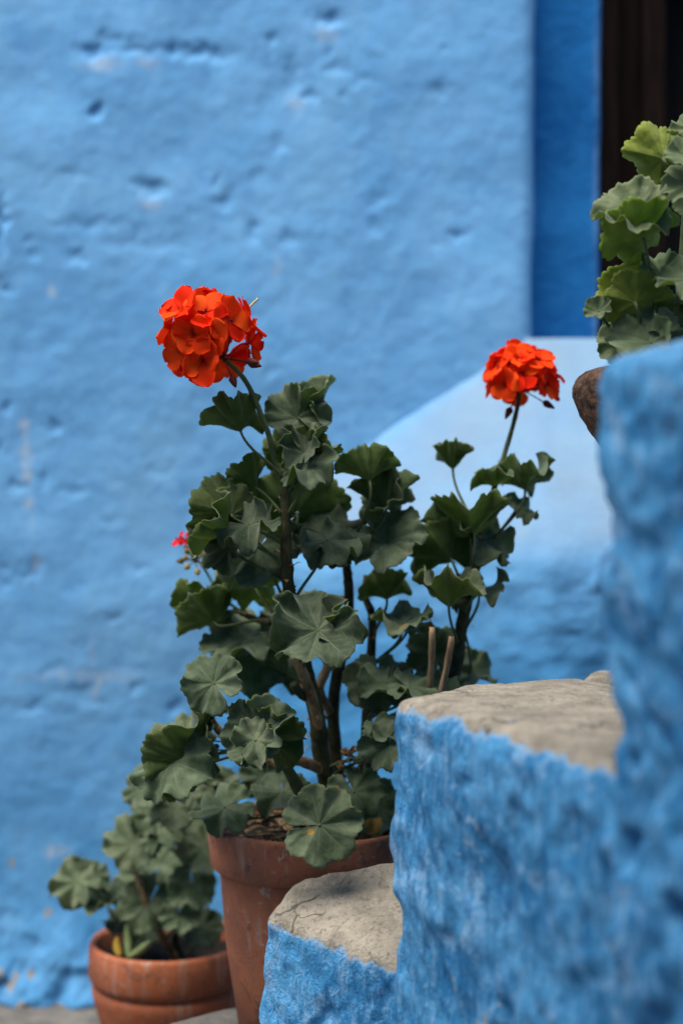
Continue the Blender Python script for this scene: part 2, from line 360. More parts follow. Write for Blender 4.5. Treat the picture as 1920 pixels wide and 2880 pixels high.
def build_wall():
    t = thing('blue_plaster_wall', (0, WD, 0), 'tall rough wall limewashed pale blue behind the flowerpots', 'wall')
    xe = 0.3095
    nx, nz = 300, 372
    xs = np.concatenate([np.linspace(-1.7, -0.62, 40, endpoint=False), np.linspace(-0.62, xe, nx-40)])
    zs = np.concatenate([np.linspace(-0.06, 1.70, nz-30, endpoint=False), np.linspace(1.70, 2.9, 30)])
    X, Z = np.meshgrid(xs, zs, indexing='ij')
    P = np.stack([X.ravel(), np.full(X.size, 0.0), Z.ravel()], 1)
    d = -wall_disp(P, 11)
    pale = np.zeros(len(P)); chip = np.zeros(len(P))
    wob = np.stack([vnoise(P, 60, 71), vnoise(P, 60, 72)], 1)*0.010
    def ell(x, y, a, b, dd=WD):
        c = px(x, y, dd); s = dd/F
        return ((P[:, 0]+wob[:, 0]-c.x)/(a*s))**2+((P[:, 2]+wob[:, 1]-c.z)/(b*s))**2
    for x, y, a, b, dp in PITS: d += dp*.42*np.exp(-ell(x, y, a*1.1, b*1.1)**1.1*0.9)
    rng = random.Random(5)
    for k in range(60):
        x, y = rng.uniform(-600, 1450), rng.uniform(-200, 2750)
        d += rng.uniform(.001, .004)*np.exp(-ell(x, y, rng.uniform(8, 34), rng.uniform(8, 22)))
    # scuffs and paint runs
    for x, y, a, b, s in ((66, 1215, 10, 45, 1), (72, 1290, 15, 62, 1), (80, 1345, 8, 20, .7), (85, 1415, 12, 18, .6), (90, 1470, 8, 30, .4), (100, 1585, 8, 18, .7), (262, 1850, 7, 60, .5), (268, 1930, 10, 40, .7), (150, 815, 9, 26, .6),
                          (780, 745, 12, 24, .4), (290, 185, 60, 20, .5), (420, 175, 30, 18, .5), (420, 570, 30, 16, .4), (830, 285, 26, 26, .5), (920, 95, 34, 22, .4), (160, 2390, 40, 20, .6), (240, 1900, 190, 14, .35)):
        pale = np.maximum(pale, min(1, 1.35*s)*np.exp(-ell(x, y, a, b)**1.6))
    pale = pale*(0.6+0.5*vnoise(P, 90, 31))
    for k in range(6):
        x = rng.uniform(-120, 300); y = 2560+330*rng.random()**0.6
        r = rng.uniform(6, 19); chip = np.maximum(chip, 1.1*np.exp(-ell(x, y, r, r*rng.uniform(.6, 1.1))))
        d += 0.004*np.exp(-ell(x, y, r, r))
    for x, y, r in ((10, 2720, 12), (100, 2720, 12), (60, 2735, 10), (82, 2808, 16), (135, 2568, 9), (30, 2425, 9), (105, 2855, 16)):
        chip = np.maximum(chip, 1.3*np.exp(-ell(x, y, r, r)))
    low = np.clip((0.24-P[:, 2])/0.24, 0, 1)
    d -= low**2*0.045*(1+0.8*fbm(P, 18, 3, 41))
    # rounded edge at the opening, leaning a little
    edge = xe-P[:, 0]
    P[:, 1] = d+0.02*np.exp(-np.maximum(edge, 0)/0.008)
    lean = np.clip((P[:, 0]-0.2)/0.11, 0, 1)
    P[:, 0] += lean*(P[:, 2]-1.07)*0.012+lean*vnoise(P*np.array([0, 0, 1]), 9, 3)*0.003
    # return of the wall into the opening
    last = P.reshape(nx, nz, 3)[-1].copy(); last[:, 1] += 0.12; last[:, 0] += 0.002
    P = np.concatenate([P, last]); nx += 1
    me = mesh_from('plaster_face', P, grid_faces(nx, nz))
    foot_shade = np.clip(0.5+(0.36+0.20*fbm(P[:, :]*np.array([1, 0, 1]), 5, 4, 88)+0.05*np.clip(-P[:, 0]*0, 0, 1)-P[:, 2])/0.34, 0, 1)*(0.75+0.5*fbm(P*np.array([1, 0, 1]), 16, 3, 89)); attr(me, 'foot_shade', np.clip(foot_shade, 0, 1))  # lower wall deepened as painted shade, with a ragged upper edge
    attr(me, 'scuff', np.concatenate([pale, np.zeros(nz)])); attr(me, 'chip', np.concatenate([chip, np.zeros(nz)]))
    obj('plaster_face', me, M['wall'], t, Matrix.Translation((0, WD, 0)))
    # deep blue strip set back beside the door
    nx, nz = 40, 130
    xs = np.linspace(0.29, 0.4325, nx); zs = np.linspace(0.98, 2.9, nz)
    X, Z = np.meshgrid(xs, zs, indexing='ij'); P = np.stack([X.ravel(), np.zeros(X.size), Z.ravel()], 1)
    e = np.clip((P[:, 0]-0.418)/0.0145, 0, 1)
    pale = np.exp(-((P[:, 0]-0.4255)/0.005)**2)*(0.55+0.6*vnoise(P, 14, 5))  # light caught on the rounded edge, painted as a thin pale line
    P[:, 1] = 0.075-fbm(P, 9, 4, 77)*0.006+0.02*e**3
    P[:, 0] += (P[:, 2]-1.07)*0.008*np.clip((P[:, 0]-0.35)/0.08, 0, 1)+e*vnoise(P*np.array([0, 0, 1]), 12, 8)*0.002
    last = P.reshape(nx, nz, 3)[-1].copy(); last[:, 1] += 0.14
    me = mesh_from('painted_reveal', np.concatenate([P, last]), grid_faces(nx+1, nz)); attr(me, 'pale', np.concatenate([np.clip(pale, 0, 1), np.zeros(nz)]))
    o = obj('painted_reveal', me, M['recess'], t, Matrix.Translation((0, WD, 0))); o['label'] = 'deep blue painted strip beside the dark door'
    # plain wall beyond the opening and above it
    for nm, x0, x1, z0, z1 in (('plaster_face', 1.02, 2.4, -0.06, 2.9), ('plaster_face', 0.30, 1.03, 2.15, 2.9)):
        n, m = 30, 60
        X, Z = np.meshgrid(np.linspace(x0, x1, n), np.linspace(z0, z1, m), indexing='ij')
        P = np.stack([X.ravel(), np.zeros(X.size), Z.ravel()], 1); P[:, 1] = -wall_disp(P, 12)-0.004*(z0 > 1)
        ring = P.reshape(n, m, 3); a = ring[0].copy(); a[:, 1] += 0.3
        P2 = np.concatenate([a, P]); me = mesh_from(nm, P2, grid_faces(n+1, m))
        if z0 > 1:
            bot = ring[:, 0].copy(); bb = bot.copy(); bb[:, 1] += 0.3
            me = MB().add([Vector(p) for p in P2], grid_faces(n+1, m)).add([Vector(p) for p in np.concatenate([bb, bot])], grid_faces(2, n, 0, True)).mesh(nm)
        attr(me, 'pale', np.zeros(len(me.vertices))); attr(me, 'chip', np.zeros(len(me.vertices)))
        obj(nm, me, M['wall'], t, Matrix.Translation((0, WD, 0)))
    # sloping plaster bank running along the foot of the wall
    nx, nz = 220, 240
    xs = np.linspace(-0.36, 1.15, nx); zs = np.linspace(-0.06, 1.12, nz)
    X, Z = np.meshgrid(xs, zs, indexing='ij'); P = np.stack([X.ravel(), np.zeros(X.size), Z.ravel()], 1)
    def softmin(a, b, k): return -np.logaddexp(-a/k, -b/k)*k
    wx = 0.265*np.clip((P[:, 0]+0.20)/0.50, -0.2, 1); wx = np.where(P[:, 0] > 0.30, 0.265, wx)
    z0 = CAMZ-0.055+0.01*vnoise(P*np.array([1, 0, 0]), 6, 5)
    slope = wx-(P[:, 2]-z0)*0.78
    off = softmin(wx, slope, 0.014)
    top = z0+0.265/0.78+0.004
    # behind the wall plane it becomes a level sill under the door
    inside = P[:, 0] > 0.302
    off = np.where(off < -0.03, -0.03, off)
    off = np.where(inside & (P[:, 2] > top), -0.35, off)
    P[:, 2] = np.where(inside & (P[:, 2] > top), top+0.0, P[:, 2])
    rough = np.clip((z0-P[:, 2]+0.05)/0.12, 0.25, 1)
    P[:, 1] = -off-fbm(P, 5, 4, 55)*0.006-fbm(P, 22, 4, 57)*0.007*rough-np.maximum(vnoise(P, 20, 21)-0.5, 0)*0.02*rough
    pale = np.clip((P[:, 2]-z0+0.02)/0.05, 0, 1)*np.where(P[:, 0] > .29, 1, np.clip(off/.03+.35, 0, 1))*(0.78+0.3*fbm(P, 8, 3, 91))
    me = mesh_from('plaster_bank', P, grid_faces(nx, nz)); attr(me, 'pale', np.clip(pale, 0, 1)); attr(me, 'chip', np.zeros(len(P))); attr(me, 'foot_shade', np.clip((z0-P[:, 2]+.02+.06*fbm(P, 9, 3, 19))/.2, 0, 1))  # bank's upright face also carries painted shade
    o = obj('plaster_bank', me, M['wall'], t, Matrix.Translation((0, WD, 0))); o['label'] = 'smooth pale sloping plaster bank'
build_wall()

def build_shade_wall():  # unseen wall added to block low sky light, so the back wall darkens downwards
    n, m = 80, 60
    X, Z = np.meshgrid(np.linspace(-4.5, 5.0, n), np.linspace(-.05, 5.3, m), indexing='ij')
    P = np.stack([X.ravel(), np.full(X.size, -1.15), Z.ravel()], 1); P[:, 1] += wall_disp(P, 61)
    Q = P.copy(); Q[:, 1] = -1.55
    me = MB().add([Vector(p) for p in P], grid_faces(n, m, 0, True)).add([Vector(p) for p in Q], grid_faces(n, m)).mesh('shade_wall')
    top = [Vector((-4.5, -1.55, 5.0)), Vector((5, -1.55, 5.0)), Vector((5, -1.13, 5.0)), Vector((-4.5, -1.13, 5.0))]
    attr(me, 'pale', np.zeros(len(me.vertices))); attr(me, 'chip', np.zeros(len(me.vertices)))
    tag(obj('added_shade_wall', me, M['wall']), 'added high blue wall, out of view, keeping low sky light off the stepped parapet', 'wall')
build_shade_wall()
def box(x0, x1, y0, y1, z0, z1, bev=0.003):
    bm = bmesh.new(); bmesh.ops.create_cube(bm, size=1)
    for v in bm.verts: v.co = Vector(((x0+x1)/2+v.co.x*(x1-x0), (y0+y1)/2+v.co.y*(y1-y0), (z0+z1)/2+v.co.z*(z1-z0)))
    if bev: bmesh.ops.bevel(bm, geom=bm.edges[:], offset=bev, segments=2, affect='EDGES', profile=0.5)
    me = bpy.data.meshes.new('box'); bm.to_mesh(me); bm.free(); return me
t = thing('doorway', (0.7, WD+0.15, 1.05), 'dark brown wooden doorway in the blue wall, black inside', 'door')
D0 = WD+0.10
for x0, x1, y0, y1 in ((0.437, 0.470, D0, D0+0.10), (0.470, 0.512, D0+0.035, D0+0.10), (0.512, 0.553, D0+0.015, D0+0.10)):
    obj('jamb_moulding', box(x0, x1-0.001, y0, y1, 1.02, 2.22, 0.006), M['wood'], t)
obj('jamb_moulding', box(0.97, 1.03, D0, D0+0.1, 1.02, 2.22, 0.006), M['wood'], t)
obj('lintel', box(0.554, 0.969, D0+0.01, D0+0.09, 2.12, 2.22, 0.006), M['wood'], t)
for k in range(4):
    x0 = 0.50+k*0.13; obj('dark_backing', box(x0, x0+0.127, D0+0.30, D0+0.335, 1.02, 2.3, 0.004), M['inside_dark'], t)
obj('inner_panel', box(0.535, 0.552, D0+0.10, D0+0.30, 1.02, 2.25, 0.002), M['inside_dark'], t)
obj('inner_panel', box(0.975, 0.992, D0+0.10, D0+0.30, 1.02, 2.25, 0.002), M['inside_dark'], t)
obj('inner_panel', box(0.553, 0.974, D0+0.092, D0+0.30, 2.225, 2.245, 0.002), M['inside_dark'], t)

# ------------------------------------------------------------------ stepped side wall of sillar blocks
def rough_block(quad, zb, bev, vox, seed, rough=1.0, pits=1.0, bmar=.012):
    """quad: four (x, y, ztop) corners; voxel-remeshed, worn and pitted stone block"""
    bm = bmesh.new()
    T = [bm.verts.new((x, y, z)) for x, y, z in quad]; B = [bm.verts.new((x, y, zb)) for x, y, z in quad]
    n = len(quad)
    bm.faces.new(T); bm.faces.new(B[::-1])
    for i in range(n): bm.faces.new((T[(i+1) % n], T[i], B[i], B[(i+1) % n]))
    bmesh.ops.recalc_face_normals(bm, faces=bm.faces[:])
    bmesh.ops.bevel(bm, geom=[e for e in bm.edges], offset=bev, segments=4, affect='EDGES', profile=0.5)
    me = bpy.data.meshes.new('b'); bm.to_mesh(me); bm.free()
    o = bpy.data.objects.new('tmp', me); COL.objects.link(o)
    md = o.modifiers.new('r', 'REMESH'); md.mode = 'VOXEL'; md.voxel_size = vox
    dg = bpy.context.evaluated_depsgraph_get()
    m2 = bpy.data.meshes.new_from_object(o.evaluated_get(dg))
    bpy.data.objects.remove(o)
    N = len(m2.vertices); P = np.zeros(N*3); m2.vertices.foreach_get('co', P); P = P.reshape(-1, 3)
    Nn = np.zeros(N*3); m2.vertices.foreach_get('normal', Nn); Nn = Nn.reshape(-1, 3)
    q = np.array(quad)
    A = np.c_[q[:, 0], q[:, 1], np.ones(n)]; co = np.linalg.lstsq(A, q[:, 2], rcond=None)[0]
    below = (co[0]*P[:, 0]+co[1]*P[:, 1]+co[2])-P[:, 2]
    up = np.clip(1-below/0.03, 0, 1)
    big = fbm(P, 7, 3, seed)*0.014
    S = P*np.array([1, 1, 0.7])
    med = fbm(P, 32, 2, seed+3)*(0.0060 if seed == 44 else 0.0024)+fbm(S, 66, 3, seed+4)*0.0040
    pit = -np.maximum(vnoise(P, 30, seed+7)-0.32, 0)*0.026*pits-np.maximum(vnoise(P, 13, seed+8)-0.40, 0)*0.030*pits
    dsp = rough*(big*(1-0.5*up)+(med+pit)*(1-0.6*up))
    P2 = P+Nn*dsp[:, None]
    bare = np.clip(0.5+(bmar-below+0.011*fbm(P, 14, 3, seed+12)+0.004*vnoise(P, 60, seed+13))/0.018, 0, 1)
    bare = np.maximum(bare, np.clip((vnoise(P, 22, seed+21)+0.3*vnoise(P, 80, seed+22)-0.72)*6, 0, .55))
    if seed == 8: P2[:, 0] -= .07*np.clip(below, 0, 1)      # the face flares out downwards
    if seed == 44:      # the pillar sits a little further back below, where it meets the tread
        g = np.clip((0.70-P2[:, 2])/0.09, 0, 1); g = g*g*(3-2*g)*0.030; P2[:, 0] += .4*g; P2[:, 1] -= .92*g
    m2.vertices.foreach_set('co', P2.ravel()); m2.update()
    m2.polygons.foreach_set('use_smooth', [True]*len(m2.polygons))
    attr(m2, 'bare', bare)
    return m2
def q3(pts): return [((x/0.81667-960)*d/F, d, CAMZ-(y/0.81667-1440)*d/F) for x, y, d in pts]   # photo points on a 1568-wide picture
par = thing('stepped_parapet', (0.1, 1.4, 0), 'stepped blue painted stone wall with bare stone tops beside the pots', 'wall')
u = Vector((0.40, -0.92)); v_ = Vector((0.80, 0.60))
mz = CAMZ-0.187
A_ = Vector((0.047, 1.44)); B_ = Vector((0.272, 1.63))
mid = [(A_.x, A_.y, mz), (0.125, 1.545, mz+.004), (B_.x, B_.y, mz), (B_.x+.40*.55, B_.y-.92*.55, mz), (A_.x+.4*.62, A_.y-.92*.62, mz-.004)]
low = q3([(592, 2102, 1.55), (668, 2012, 1.605), (756, 1980, 1.61)])+[(0.10, 1.60, CAMZ-.385), (0.12, 1.40, CAMZ-.47)]
tz = CAMZ+0.126
T0 = Vector((0.183, 1.085))
tall = [(T0.x, T0.y, tz-.006), (T0.x+.8*.2, T0.y+.6*.2, tz+.02), (T0.x+.8*.2+.4*.6, T0.y+.6*.2-.92*.6, tz+.02), (T0.x+.4*.75, T0.y-.92*.75, tz)]
ped = [(0.312, 1.40, CAMZ+.05), (0.303, 1.575, CAMZ+.05), (0.45, 1.60, CAMZ+.05), (0.45, 1.40, CAMZ+.05)]
back = [(0.262, 1.612, mz-.002), (0.30, 1.68, mz+.002), (0.46, 1.70, mz+.002), (0.46, 1.58, mz+.002)]
for nm, qd, zb, bv, vx, sd, lab in (('stone_block', mid, -.03, .022, .0055, 3, 'blue block with a broad bare sandy stone top'),
                                    ('stone_block', low, -.03, .016, .0045, 8, 'lowest block with a sloping grey stone top'),
                                    ('stone_block', tall, -.03, .026, .0055, 14, 'tallest blue block, pitted paint'),
                                    ('stone_block', ped, .5, .012, .008, 21, None), ('stone_block', back, -.03, .012, .008, 25, None)):
    o = obj(nm, rough_block(qd, zb, bv, vx, sd+(30 if sd == 14 else 0), 1.0, 1.1 if sd == 14 else .45, -.004 if sd == 14 else .0105), M['block'], par)
    if lab: o['label'] = lab
# stone step under the tall pot
stp = [(-.30, 1.66, .143), (-.214, 1.775, .146), (-.136, 1.832, .146), (-.02, 1.90, .146), (.16, 1.90, .146), (.16, 1.50, .143), (-.10, 1.50, .143)]
me = rough_block(stp, -.03, .012, .006, 33, 0.35)
o = obj('stone_step', me, M['ground']); tag(o, 'low grey stone step under the tall terracotta pot', 'step')

# ------------------------------------------------------------------ pots
def soil_disc(r, z, seed, amp=0.006):
    n, m = 14, 40; P = []
    for i in range(n):
        for k in range(m): P.append((r*(i+.01)/(n-1)*math.cos(6.2832*k/m), r*(i+.01)/(n-1)*math.sin(6.2832*k/m), z))
    P = np.array(P); P[:, 2] += fbm(P, 40, 4, seed)*amp*1.6
    fs = [(i*m+k, (i+1)*m+k, (i+1)*m+(k+1) % m, i*m+(k+1) % m) for i in range(n-1) for k in range(m)]
    return mesh_from('soil', P, fs)
def litter_mesh(r, z, n, seed, area=None):
    rng = random.Random(seed); mb = MB()
    for k in range(n):
        a = rng.uniform(0, 6.28); q = r*math.sqrt(rng.random()); c = Vector((q*math.cos(a), q*math.sin(a), z+rng.uniform(.002, .018)))
        L = rng.uniform(.008, .03); th = rng.uniform(0, 6.28); el = rng.uniform(-.35, .35)
        d = Vector((math.cos(th)*math.cos(el), math.sin(th)*math.cos(el), math.sin(el)))
        if rng.random() < .6:
            mb.add(*tube(catmull([c-d*L, c+Vector((0, 0, .003)), c+d*L], 2), (.0014, .0009), 5))
        else:
            s = d.cross(Vector((0, 0, 1))).normalized()*rng.uniform(.004, .009); up = Vector((0, 0, rng.uniform(.002, .008)))
            mb.add([c-d*L*.6, c+s-up*.5, c+d*L*.6, c-s+up, c+up*.6], [(0, 1, 4), (1, 2, 4), (2, 3, 4), (3, 0, 4)])
    return mb.mesh('litter')
POT = Vector((-0.0345, 1.765, 0.146)); H = CAMZ-.381-POT.z
def build_tall_pot():
    t = thing('terracotta_pot', POT, 'tall brown terracotta pot with a banded rim on the stone step', 'flowerpot')
    prof = [(0.0, 0.0), (.088, 0.0), (.0935, .004), (.108, .10), (.1165, H-.062), (.1185, H-.058), (.1172, H-.0555), (.115, H-.0535)]
    rim = [(.1160, H-.060), (.1185, H-.0565), (.1245, H-.0548), (.1282, H-.051), (.1297, H-.030), (.1325, H-.005), (.1318, H-.0012), (.129, H), (.124, H-.001), (.1215, H-.006), (.116, H-.05), (.112, H-.07)]
    v, f = lathe(prof, 72, .003, 4); body = mesh_from('pot_body', v, f)
    v, f = lathe(rim, 72, .003, 4); rm = mesh_from('pot_rim', v, f)
    Mx = Matrix.Translation(POT)
    obj('pot_body', body, M['pot'], t, Mx); obj('pot_rim', rm, M['pot'], t, Mx)
    obj('soil', soil_disc(.119, H-.020, 5), M['soil'], t, Mx)
    tag(obj('dry_litter', litter_mesh(.108, H-.020, 150, 6), M['litter'], t, Mx), kind='stuff')
build_tall_pot()
BOWL = Vector((-0.2465, 2.03, 0.0)); HB = 0.172
def build_bowl():
    t = thing('terracotta_bowl', BOWL, 'low orange terracotta bowl on the ground against the blue wall', 'flowerpot')
    prof = [(0, 0), (.058, 0), (.066, .004), (.084, .030), (.0985, .065), (.1065, .094), (.1085, .104), (.107, .109), (.103, .1135), (.102, .118)]
    rim = [(.100, .114), (.104, .1150), (.110, .1185), (.1132, .126), (.1128, .150), (.112, .166), (.109, HB), (.104, HB-.001), (.101, HB-.007), (.098, .13), (.093, .11)]
    Mx = Matrix.Translation(BOWL)
    v, f = lathe(prof, 64, .004, 9); obj('pot_body', mesh_from('bowl_body', v, f), M['bowl'], t, Mx)
    v, f = lathe(rim, 64, .004, 9); obj('pot_rim', mesh_from('bowl_rim', v, f), M['bowl'], t, Mx)
    obj('soil', soil_disc(.100, .148, 8), M['soil'], t, Mx)
build_bowl()
URN = Vector((0.331, 1.50, CAMZ+.047))
def build_urn():
    prof = [(0, 0), (.036, 0), (.041, .004), (.054, .018), (.067, .036), (.0775, .055), (.0838, .070), (.0858, .080), (.0845, .088), (.080, .0955), (.072, .1015), (.062, .105), (.054, .1055), (.050, .100), (.0, .090)]
    P2 = []
    for i in range(len(prof)-1):
        for k in range(4): P2.append(tuple(prof[i][c]+(prof[i+1][c]-prof[i][c])*k/4 for c in (0, 1)))
    P2.append(prof[-1])
    v, f = lathe(P2, 96, .012, 2); P = np.array([tuple(q) for q in v])
    rr = np.hypot(P[:, 0], P[:, 1])+1e-6; g = 1+(fbm(P, 40, 4, 9)*.05+fbm(P, 160, 2, 3)*.02)*(P[:, 2] > .001)
    P[:, 0] *= g; P[:, 1] *= g
    t = thing('clay_bowl', URN, 'rough dark brown rounded clay bowl half hidden by the tallest blue block', 'flowerpot')
    obj('pot_body', mesh_from('urn', P, f), M['urn'], t, Matrix.Translation(URN))
    obj('soil', soil_disc(.051, .098, 4, .003), M['soil'], t, Matrix.Translation(URN))
build_urn()

# ------------------------------------------------------------------ geranium parts
def leaf_mesh(R, seed, cup=10, curl=0, pleat=9, ruffle=18, sad=8, fold=0, fax=0, droop=0, dax=0, gap=0.07, lobe=.13, nu=127, nr=12, scorch=(), tilt=30):
    pleat *= .85; ruffle *= 1.6; sad *= 1.4
    rng = np.random.RandomState(seed); r_ = math.radians
    th = np.linspace(-math.pi+gap, math.pi-gap, nu); r = np.linspace(0.03, 1, nr)
    s = 2*math.pi/7.25; ph = th/s; k = np.clip(np.round(ph), -3, 3); e = np.clip(np.abs(ph-k)*2, 0, 1.15)
    amp = 1+rng.uniform(-.10, .10, 7)[(k+3).astype(int)]
    rim = (1-lobe*e**2.6)*(.5+.5*amp)*(1+.05*np.cos(th))
    loc = (ph-k); rim = rim*(1+.06*np.abs(np.cos(math.pi*loc*4.6+.0))**.7-.035)*(1+.012*np.sin(th*31+rng.rand()*6))
    rim *= 1-.10*np.clip((np.abs(th)-2.35)/.6, 0, 1)**2
    T, Rr = np.meshgrid(th, r, indexing='ij'); E = np.broadcast_to(e[:, None], T.shape)
    pl = rng.uniform(.5, 1.4, 8)[np.clip(np.floor(ph)+4, 0, 7).astype(int)]
    pl = np.convolve(np.pad(pl, 3, mode='edge'), np.ones(7)/7, 'valid')
    p = rng.rand(6)*6.283
    a = r_(cup)+r_(curl)*Rr+r_(pleat)*(E-.45)*pl[:, None]*1.6*(.35+.65*Rr)
    a = a+r_(ruffle)*Rr**1.7*(np.sin(3*T+p[0])*.7+np.sin(5*T+p[1])*.5+.55*np.sin(8*T+p[2])+.4*np.sin(13*T+p[3])*Rr)
    lr = rng.uniform(-1, 1, 9)*r_(tilt); tw = np.interp(th/s, np.arange(-4, 5), lr); a = a+tw[:, None]*np.clip(Rr*1.6-.2, 0, 1)
    a = a+r_(sad)*np.cos(2*T+p[4])*Rr
    a = a+r_(fold)*np.abs(np.sin(T-r_(fax)))**1.2
    a = a-r_(droop)*np.clip(np.cos(T-r_(dax)), 0, 1)**1.3*Rr**1.1*1.5
    a = np.clip(a, -1.9, 1.9)
    dr = np.diff(np.concatenate([[0], r]))
    rho = np.cumsum(np.cos(a)*dr, 1)*rim[:, None]*R; z = np.cumsum(np.sin(a)*dr, 1)*rim[:, None]*R
    X = rho*np.sin(T); Y = rho*np.cos(T)
    P = np.stack([X, Y, z], -1)
    nz = fbm(P.reshape(-1, 3)+seed*.37, 55, 3, seed).reshape(T.shape); P[..., 2] += nz*R*.095*(.3+Rr)
    du = np.gradient(P, axis=0); dv = np.gradient(P, axis=1); N = np.cross(dv, du); L = np.linalg.norm(N, axis=-1, keepdims=True)+1e-12; N = N/L
    if N[..., 2].mean() < 0: N = -N
    thk = .00085*(1-.45*Rr)[..., None]
    top = P.reshape(-1, 3); bot = (P-N*thk).reshape(-1, 3)
    n = nu*nr
    F1 = grid_faces(nu, nr); F2 = grid_faces(nu, nr, n, True)
    # orientation: make upper faces follow N
    v0, v1, v2 = (top[i] for i in F1[nr*nu//2 % len(F1)][:3])
    if np.dot(np.cross(v1-v0, v2-v0), N.reshape(-1, 3)[F1[nr*nu//2 % len(F1)][0]]) < 0:
        F1 = [f[::-1] for f in F1]; F2 = [f[::-1] for f in F2]
    E_ = []
    for i in range(nu-1): q = i*nr+nr-1; E_.append((q, q+nr, q+nr+n, q+n))
    for i in (0, nu-1):
        for j in range(nr-1): q = i*nr+j; E_.append((q, q+1, q+1+n, q+n))
    me = mesh_from('leaf', np.concatenate([top, bot]), F1+F2+E_)
    mi = [0]*len(F1)+[1]*len(F2)+[2]*len(E_); me.polygons.foreach_set('material_index', mi)
    U = np.concatenate([np.stack([np.broadcast_to(ph[:, None], T.shape), Rr], -1).reshape(-1, 2)]*2)
    uvl = me.uv_layers.new(name='UVMap'); li = np.zeros(len(me.loops), np.int32); me.loops.foreach_get('vertex_index', li)
    uvl.data.foreach_set('uv', U[li].astype(np.float32).ravel())
    sc = np.zeros(T.shape)
    for (ang, rad, w) in scorch: sc = np.maximum(sc, np.exp(-(((T-r_(ang))*Rr/w)**2+((Rr-rad)/w)**2)))
    sc = np.maximum(sc, np.where(Rr > .97, .27, 0)); attr(me, 'scorch', np.concatenate([sc.ravel()]*2))
    return me
def frame(loc, n, t):
    z = Vector(n).normalized(); y = (Vector(t)-z*Vector(t).dot(z)).normalized(); x = y.cross(z)
    m = Matrix((x, y, z)).transposed().to_4x4(); m.translation = loc; return m
class Plant:
    def __init__(s, name, base, label, mats=('lt', 'lu', 'le')):
        s.t = thing(name, base, label, 'plant'); s.samples = []; s.mats = [M[m] for m in mats]; s.n = 0; s.seed = abs(hash(name)) % 1 + len(label)
    def stem(s, pts, r0, r1, mat='stem', scales=0, name='stem', seed=0, n=10, attach=True):
        p = catmull(pts, 8); rng = random.Random(seed)
        node = lambda q: (r0+(r1-r0)*q)*(1+.13*max(0, math.cos(q*len(p)*.9))**6)
        v, f = tube(p, node, n, .05, seed); o = obj(name, mesh_from(name, v, f), M[mat], s.t)
        if attach: s.samples += [(q, r0) for q in p]
        if scales:
            mb = MB()
            for k in range(scales):
                i = rng.randrange(3, len(p)-2); c = p[i]; tt = (p[i+1]-p[i]).normalized(); a = rng.uniform(0, 6.28)
                o1 = Vector((math.cos(a), math.sin(a), 0)); rr = r0+(r1-r0)*i/len(p)
                b = c+o1*rr*.9; L = rng.uniform(.006, .013); w = tt.cross(o1)*rng.uniform(.002, .004)
                mb.add([b-w, b+w, b+o1*L*.6+tt*L*.4+w*.8, b+o1*L*.6+tt*L*.4-w, b+o1*L+tt*L*.1*rng.uniform(-4, 4)], [(0, 1, 2, 3), (3, 2, 4)])
            ob = obj('stipule', mb.mesh('stipule'), M['scale'], o); tag(ob, kind='stuff')
        return o
    def leaf(s, loc, R, n, t, base=None, pr=.0017, **kw):
        s.n += 1; R *= random.Random(s.n*13+int(s.seed)).uniform(.80, 1.04); mx = frame(loc, n, t)
        me = leaf_mesh(R, 1000+s.n*7+int(s.seed)*131, **kw)
        o = obj('leaf', me, s.mats, s.t, mx)
        nn = Vector(n).normalized()
        if base is None:
            best = min(s.samples, key=lambda q: (q[0]-(loc-nn*.03-Vector((0, 0, .03)))).length+max(0, q[0].z-loc.z)*.8)
            base = best[0]
        D = (loc-base).length
        pts = []
        p1 = base+(loc-base)*.33+Vector((0, 0, .06))*D; p2 = loc-nn*D*.30-Vector((0, 0, .04))*D
        for k in range(13):
            q = k/12; pts.append(base*(1-q)**3+p1*3*q*(1-q)**2+p2*3*q*q*(1-q)+(loc+nn*.0006)*q**3)
        v, f = tube(pts, lambda q: pr*(1.25-.35*q+.3*max(0, q-.9)*10*.5), 6)
        inv = mx.inverted(); obj('petiole', mesh_from('petiole', [inv @ p for p in v], f), M['petiole'], o, mx)
        return o
PET = []
def petal_mesh(seed):
    rng = np.random.RandomState(seed); nu, nv = 13, 12; V_ = []; U = []
    c1, c2, rf = rng.uniform(-.05, .40), rng.uniform(-.5, .15), rng.rand()*6.28
    for j in range(nv):
        q = j/(nv-1)
        if q < .6: wd = .07+.33*(q/.6)**1.0*(1.25-.25*q/.6)
        else: wd = .40*math.sqrt(max(0, 1-((q-.6)/.405)**2.3))
        for i in range(nu):
            p = i/(nu-1)*2-1
            x = wd*math.sin(p*math.pi/2); y = q
            z = c1*x*x*1.8+c2*q*q*.6+.05*math.sin(p*4+rf)*q*q+.03*math.sin(q*6+rf*2+p*3)+.05*rng.uniform(-.1, .1)*q
            V_.append((x, y, z)); U.append((i/(nu-1), q))
    me = mesh_from('petal', V_, grid_faces(nv, nu)); uvl = me.uv_layers.new(name='UVMap')
    for lp, d in zip(me.loops, uvl.data): d.uv = U[lp.vertex_index]
    return me
